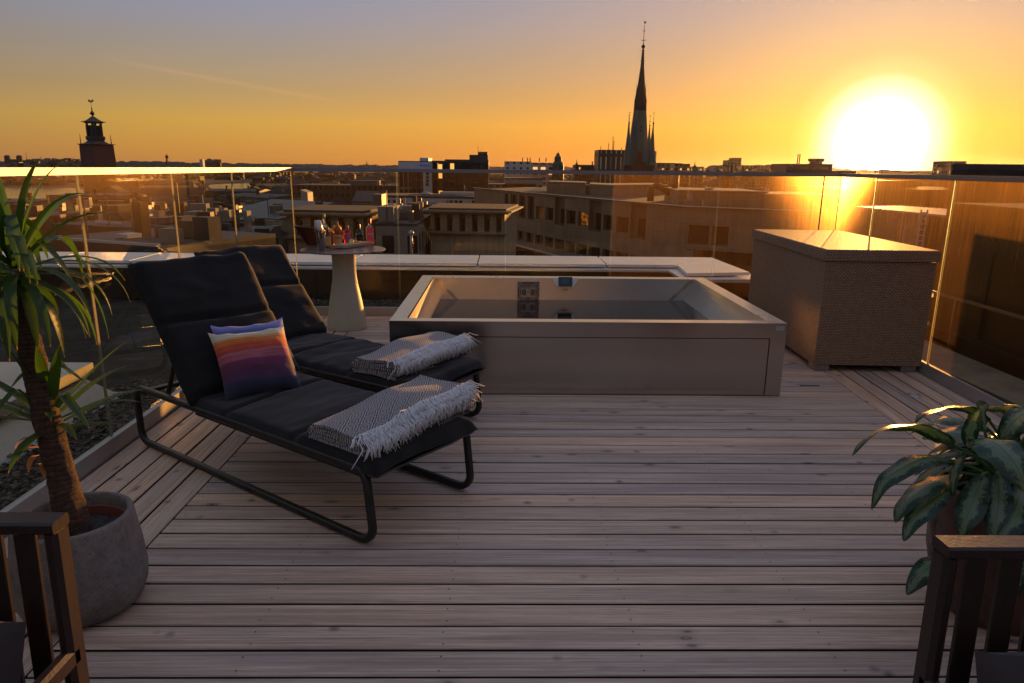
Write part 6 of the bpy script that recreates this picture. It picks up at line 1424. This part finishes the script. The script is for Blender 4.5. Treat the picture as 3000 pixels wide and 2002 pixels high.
# finned block behind the spire
FIN=window_grid_mat('fin_facade',(.014,.011,.009),(.30,.31,.24),3.6,11.,(.42,.60),(.1,.9),0)
th,a,b_,z_=block('finned_block','dark block with pale vertical fins behind the church spire','office building',1754.5,1908,c7(0,92)[1],520,FIN,24,roof=ROOFD,side=FIN)
m=MB(); rel(m,a,b_,.995,1.12,GZ,z_,3,24); m.build('panel_wing',window_grid_mat('panel_wing',(.25,.21,.20),(.03,.03,.03),9,13,(.3,.65),(.1,.6),0),th)
for f,h in ((.05,3),(.20,5),(.28,10),(.30,7),(.45,2)):
    m=MB(); rel(m,a,b_,f,f+.008,z_,z_+h,5,6); m.build('roof_mast',ROOFD,th)
# brick tower (left)
D=600.; kx=D/FPX; ct=crop(180,270,6.532); CT=sy(*ct(668,1010),D); zz=lambda y:sy(ct(668,0)[0],ct(0,y)[1],D).z
bt=thing('brick_tower','tall square dark brick tower with open lantern and onion spire on the left skyline','tower',(CT.x,CT.y,GZ)); BRK=simple('dark_brick',(.10,.035,.020),.85,0,.25,.3); 
rt_=Matrix.Rotation(R(-27),3,'Z')
def sqr(r0,prof,nm,mat,n=4,ph=R(45),sm=False):
    m=MB(); m.lathe([(r*kx/6.532*(1.414 if n==4 else 1),z_) for r,z_ in prof],(CT.x,CT.y,0),n,rt_,0,ph); return m.build(nm,mat,bt,smooth=sm)
sqr(0,[(215,GZ),(205,zz(1430)),(196,zz(1015)),(0,zz(1015))],'shaft',BRK)
DKC=plain('tower_copper',(.022,.020,.016),.3,.3,.6)
sqr(0,[(196,zz(1014)),(222,zz(1008)),(222,zz(1000)),(150,zz(985)),(112,zz(955)),(95,zz(930)),(0,zz(930))],'lower_roof',DKC)
sqr(0,[(92,zz(930)),(105,zz(925)),(112,zz(900)),(112,zz(850)),(108,zz(850)),(108,zz(895)),(0,zz(895))],'balcony',DKC)
for a in (45,135,225,315):
    q=rt_@Vector((math.cos(R(a)),math.sin(R(a)),0))*(92*kx/6.532*1.2); m=MB(); c=Vector((CT.x,CT.y,0))+q; s_=17*kx/6.532
    m.tube([c+Vector((0,0,zz(930))),c+Vector((0,0,zz(585)))],s_*1.35,6); m.build('lantern_pier',DKC,bt)
    q=rt_@Vector((math.cos(R(a)),math.sin(R(a)),0))*(205*kx/6.532*1.2); c=Vector((CT.x,CT.y,0))+q; m=MB(); m.tube([c+Vector((0,0,zz(1010))),c+Vector((0,0,zz(810)))],[.5,.12],4); m.build('finial',DKC,bt)
m=MB()
for a in (0,90,180,270):
    q=rt_@Vector((math.cos(R(a)),math.sin(R(a)),0))*(92*kx/6.532*.95); c=Vector((CT.x,CT.y,0))+q; t_=rt_@Vector((-math.sin(R(a)),math.cos(R(a)),0))
    for s_ in (-.42,.42): m.tube([c+t_*s_*6+Vector((0,0,zz(930))),c+t_*s_*6+Vector((0,0,zz(640)))],1.35,5)
m.build('lantern_column',DKC,bt)
sqr(0,[(0,zz(600)),(108,zz(600)),(108,zz(585)),(142,zz(580)),(142,zz(570)),(95,zz(555)),(55,zz(515)),(26,zz(480)),(8,zz(462)),(0,zz(462))],'lantern_roof',DKC)
m=MB(); m.lathe([(x*kx/6.532,zz(y)) for x,y in ((8,464),(12,452),(43,418),(43,405),(20,380),(9,350),(5,345),(13,324),(5,300),(3.2,250),(3.2,205),(0,203))],(CT.x,CT.y,0),12); m.build('onion_spire',DKC,bt,smooth=True,angle=35)
m=MB()
for dx,dy in ((-1.6,0),(1.6,0),(0,-.1)):
    q=Vector((CT.x+dx*.9,CT.y,zz(190 if dy==0 else 205))); m.lathe([(0,-.3),(.5,0),(.8,1.6),(.5,1.6),(0,.6)],q,6)
m.build('crown_finial',DKC,bt)
# church spire
D=360.; kx=D/FPX/3.3375; cs_=crop(1720,40,3.3375); CS=sy(*cs_(490,1480),D); zz=lambda y:sy(cs_(490,0)[0],cs_(0,y)[1],D).z
sp_=thing('church_spire','tall dark green church spire with four corner pinnacles and weathercock','church',(CS.x,CS.y,GZ)); VERD=simple('verdigris_sheet',(.060,.080,.070),.6,.2,.3,.12,.0,60,(6,6,.12)); SD=plain('spire_dark',(.014,.013,.012),.3)
def oct(c,prof,nm,mat,n=8,par_=sp_,ph=R(22.5),sm=False):
    m=MB(); m.lathe([(r*kx,z_) for r,z_ in prof],c,n,None,0,ph); return m.build(nm,mat,par_,smooth=sm)
c0_=(CS.x,CS.y,0)
oct(c0_,[(104,zz(1510)),(98,zz(1480)),(90,zz(1350)),(84,zz(1230)),(74,zz(1105)),(73,zz(1095)),(61,zz(960)),(62,zz(950)),(0,zz(950))],'spire_base',VERD)
oct(c0_,[(60,zz(952)),(60,zz(945)),(57,zz(872)),(60,zz(868)),(40,zz(740)),(33,zz(690)),(18,zz(530)),(17,zz(520)),(11,zz(400)),(7,zz(345)),(0,zz(340))],'spire_shaft',SD)
for k in range(4):
    a=R(45+90*k); q=Vector((CS.x+50*kx*math.cos(a),CS.y+50*kx*math.sin(a),0)); oct(q,[(11,zz(950)),(11,zz(870)),(9,zz(865)),(3,zz(740)),(1.2,zz(720)),(3.5,zz(712)),(1,zz(700)),(.8,zz(680)),(0,zz(679))],'gable_turret',SD,6)
m=MB()
for y,w_ in ((365,14),(395,15),(430,17),(466,20)):
    for k in range(8):
        a=R(45*k+10); m.tube([(CS.x,CS.y,zz(y)),(CS.x+w_*kx*math.cos(a),CS.y+w_*kx*math.sin(a),zz(y-3))],[3*kx,3.5*kx],4)
m.lathe([(x*kx,zz(y)) for x,y in ((7,345),(10,340),(20,325),(10,308),(4,300),(2.6,260),(2.6,180),(2.2,110),(0,109))],c0_,10)
for y,w_ in ((262,27),(172,12)):
    for k in range(4):
        a=R(90*k+20); m.tube([(CS.x,CS.y,zz(y)),(CS.x+w_*kx*math.cos(a),CS.y+w_*kx*math.sin(a),zz(y)),(CS.x+w_*kx*math.cos(a),CS.y+w_*kx*math.sin(a),zz(y-8))],1.4*kx,4)
m.build('finial',SD,sp_)
m=MB(); q=Vector((CS.x+3*kx,CS.y,zz(88))); 
pts=[(-9,8),(-4,20),(-4,8),(2,3),(8,10),(9,20),(12,8),(8,-6),(0,-12),(-5,-6)]
f=[q+Vector((x*kx,.15,y*kx)) for x,y in pts]; g=[q+Vector((x*kx,-.15,y*kx)) for x,y in pts]; m.poly(g); m.poly(f[::-1])
for i in range(len(pts)): j=(i+1)%len(pts); m.poly([f[i],f[j],g[j],g[i]])
m.build('weathercock',SD,sp_)
for px_,tx,dy,sc__ in ((370,388,-22,1.),(402,410,14,.95),(588,603,-22,1.),(600,620,14,.95)):
    q=Vector((CS.x+(px_-486)*kx*1.02,CS.y+dy*.32,0)); sh_=10*(1 if sc__<1 else 0)
    oct(q,[(42*sc__,zz(1482)),(38*sc__,zz(1478)),(27*sc__,zz(1350)),(16*sc__,zz(1230)),(8,zz(1160)),(6,zz(1130)),(4,zz(1095)),(10,zz(1082+sh_)),(3,zz(1070+sh_)),(1.6,zz(1060)),(1.3,zz(972+sh_)),(0,zz(970+sh_))],'pinnacle',VERD,8)
    m=MB()
    for y,w_ in ((985,12),(1040,12),(1110,11),(1135,12),(1155,13)):
        for k in range(4): a=R(90*k+25); m.tube([(q.x,q.y,zz(y+sh_)),(q.x+w_*kx*math.cos(a),q.y+w_*kx*math.sin(a),zz(y+sh_-3))],1.3*kx,4)
    m.build('crockets',SD,sp_)
RBK=simple('red_brick_gable',(.085,.022,.014),.85,0,.3,.5)
m=MB(); yq=CS.y-98*kx
m.box((CS.x-(486-430)*kx,yq-1,zz(1600)),(CS.x+(540-486)*kx,yq+6,zz(1450))); m.box((CS.x-23*kx,yq-.6,zz(1450)),(CS.x+18*kx,yq+6,zz(1352))); 
for x in (-23,10): m.box((CS.x+x*kx,yq-.7,zz(1352)),(CS.x+(x+8)*kx,yq+.4,zz(1346)))
m.build('brick_gable',RBK,sp_)
m=MB(); m.box((CS.x-140*kx,CS.y-90*kx,GZ),(CS.x+140*kx,CS.y+90*kx,zz(1483))); m.build('brick_tower_body',RBK,sp_)
for y in (1110,1150):
    m=MB(); q=(CS.x+2*kx,CS.y-72*kx-1.,zz(y)); m.box((q[0]-6*kx,q[1],q[2]-8*kx),(q[0]+6*kx,q[1]+3,q[2]+6*kx)); m.build('spire_hatch',SD,sp_)
# right skyline
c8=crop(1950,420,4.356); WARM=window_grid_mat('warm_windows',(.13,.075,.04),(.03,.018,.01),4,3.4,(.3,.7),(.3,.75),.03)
SKY=[('low brown block just right of the spire',1925,1978,255,700),('flat roofed block with parapet right of the spire',1976,2000,262,640),('brown slab with roof boxes on the skyline',1998,2022,268,660)]
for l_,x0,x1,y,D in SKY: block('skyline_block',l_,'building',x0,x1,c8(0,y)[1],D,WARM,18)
p=sy(c8(370,330)[0],c8(0,320)[1],680); m=MB(); m.lathe([(1.8,-3),(1.6,2.2),(.7,2.8),(0,8)],p,6); tag(m.build('church_steeple',ROOFD),'small steeple on the skyline between spire and stepped tower','steeple')
block('skyline_block','low shed roofed block right of the small steeple','building',2036,2062,c8(0,303)[1],720,WARM,18)
p=sy(c8(615,330)[0],c8(0,330)[1],900); m=MB(); m.lathe([(9.5,-10),(9.5,1),(7,3.6),(4,4.6),(0,5)],p,16); tag(m.build('domed_hall',ROOFD,smooth=True),'low rounded hall on the skyline left of the stepped tower','hall')
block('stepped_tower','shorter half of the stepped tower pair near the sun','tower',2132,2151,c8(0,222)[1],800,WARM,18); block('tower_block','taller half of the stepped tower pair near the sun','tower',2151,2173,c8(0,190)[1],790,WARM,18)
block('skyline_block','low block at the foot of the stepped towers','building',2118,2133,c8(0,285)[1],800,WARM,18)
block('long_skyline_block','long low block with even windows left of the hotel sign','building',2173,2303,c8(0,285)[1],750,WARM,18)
th,a,b_,z_=block('hotel_block','flat roofed hotel with faint lettering on its parapet left of the sun','hotel',2304,2440,c8(0,268)[1],350,plain('hotel_wall',(.10,.05,.025),.2,.2),20,parapet_=.3)
e_=(b_-a).normalized(); text_mesh('nordic Light hotel',1.9,simple('sign_letters',(.35,.20,.10),.6),th,sy(c8(1890,318)[0],c8(0,318)[1],349.5),(1,0,0),(0,0,1),'sign_lettering',.05)
q=sy(c8(1590,308)[0],c8(0,308)[1],349.5); m=MB(); m.tube([q+Vector((1.1*math.cos(R(k*20)),0,1.1*math.sin(R(k*20)))) for k in range(19)],.10,4); m.build('emblem',simple('sign_letters2',(.35,.20,.10),.6),th)
q=sy(c8(1912,290)[0],c8(0,290)[1],360); q1_=sy(0,c8(0,197)[1],360).z
m=MB(); zt_=sy(c8(1912,0)[0],c8(0,197)[1],360).z; m.lathe([(5,q.z-3),(5,zt_-5),(3,zt_-4.2),(3,zt_-1.5),(3.8,zt_-1.4),(3.8,zt_),(0,zt_)],(q.x,q.y,0),12); m.build('roof_tower',plain('roof_tower_brown',(.14,.07,.04),.2),th)
for x_ in (1678,1703):
    m=MB(); q=sy(c8(x_,275)[0],c8(0,275)[1],350); m.tube([q,q+Vector((0,0,5))],.3,4); m.build('roof_mast',ROOFD,th)
block('hotel_annex','lower sloping annex to the right of the hotel sign','building',2436,2508,c8(0,0)[1]*0+504.,360,plain('annex_wall',(.10,.05,.025),.2,.2),20)
c9=crop(2100,400,2.611)
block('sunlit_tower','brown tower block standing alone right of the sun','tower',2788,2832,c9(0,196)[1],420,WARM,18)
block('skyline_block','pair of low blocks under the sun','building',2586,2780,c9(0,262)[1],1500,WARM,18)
m=MB(); p=sy(2594,c9(0,258)[1],1400); m.box((p.x-9,p.y,p.z-12),(p.x+9,p.y+8,p.z+1)); tag(m.build('roof_box_tower',ROOFD),'tiny square tower right at the sun','tower')
block('black_roofline','flat black roofline at the right edge of the skyline','building',2836,3400,c9(0,256)[1],60,plain('black_wall',(.012,.009,.007),.2,.3),2,zb=-8)
# near neighbour right of the deck: dark metal clad roof building
DKW=simple('bronze_cladding',(.040,.022,.010),.42,.35,.3,.6,.1,30)
nb_=thing('clad_roof_building','dark bronze clad roof building close beyond the right balustrade','building',(6.5,5.,-.15))
m=MB(); m.box((4.45,-1,-.15),(12,7.25,.05)); m.box((4.55,-1,.052),(12,7.2,1.30)); m.build('cladding',DKW,nb_)
for y_ in (1.9,3.4,4.9,6.4):
    m=MB(); m.box((4.54,y_,.06),(4.549,y_+.012,1.29)); m.build('panel_joint',DARKGAP,nb_)
m=MB(); m.box((4.40,-1,.40),(4.43,7.2,.425)); m.build('guard_rail',RAILM,nb_)
for y_ in (.5,2.5,4.5,6.6):
    m=MB(); m.box((4.40,y_,-.1),(4.43,y_+.03,.40)); m.build('guard_post',RAILM,nb_)
cop=MB(); cop.prism([(xr(-1)+.10,-1),(4.25,-1),(4.33,7.2),(xr(7.2)+.10,7.2)],-.17,-.06); tag(cop.build('stone_coping',simple('worn_stone',(.24,.21,.17),.85,0,.35,3.,.3,60)),'flat worn stone strip just outside the right balustrade','coping')
cn=thing('roof_canopy','thin white roof canopy seen through the right balustrade','canopy',tuple(sy(2700,602,30)))
q=[sy(2505,605,33),sy(2815,608,26),sy(2815,600,31),sy(2640,598,34)]
m=MB(); z_=q[0].z; m.prism([(q[0].x,q[0].y),(q[1].x,q[1].y),(q[2].x,q[2].y),(q[3].x,q[3].y)],z_-.08,z_); m.build('deck_sheet',OFFW,cn)
for x_ in (2560,2660,2780):
    p=sy(x_,606,30); m=MB(); m.tube([(p.x,p.y,z_-.05),(p.x,p.y,z_-3.2)],.05,6); m.build('post',OFFW,cn)
m=MB(); pA,pB=sy(2700,615,25),sy(2718,615,25)
for p in (pA,pB): m.tube([p,(p.x,p.y,p.z-1.6)],.03,5)
for k in range(8): z0=pA.z-.1-k*.2; m.tube([(pA.x,pA.y,z0),(pB.x,pB.y,z0)],.02,4)
tag(m.build('roof_ladder',OFFW),'narrow metal ladder seen through the right balustrade','ladder')
RB('long dark terrace block below the horizon behind the right balustrade',2480,3300,560,90,DKW,20,bits=[('roof_plant',.1,.3,.3,1.3,3,7,DKW),('roof_plant',.45,.6,.3,1.,2,6,RM[3])])


# ------------------------------------------------------------------ evening haze over the city
hz=NT('evening_haze'); pv=hz.n('ShaderNodeVolumePrincipled'); pv.inputs['Color'].default_value=(.95,.86,.74,1); pv.inputs['Density'].default_value=1.0e-5; pv.inputs['Anisotropy'].default_value=.8
hz.l(pv.outputs[0],hz.out.inputs['Volume'])
m=MB(); m.box((-6000,-300,GZ-1.),(6000,6500,75.)); tag(m.build('haze',hz.m),'thin warm evening haze over the city','haze',kind='stuff')
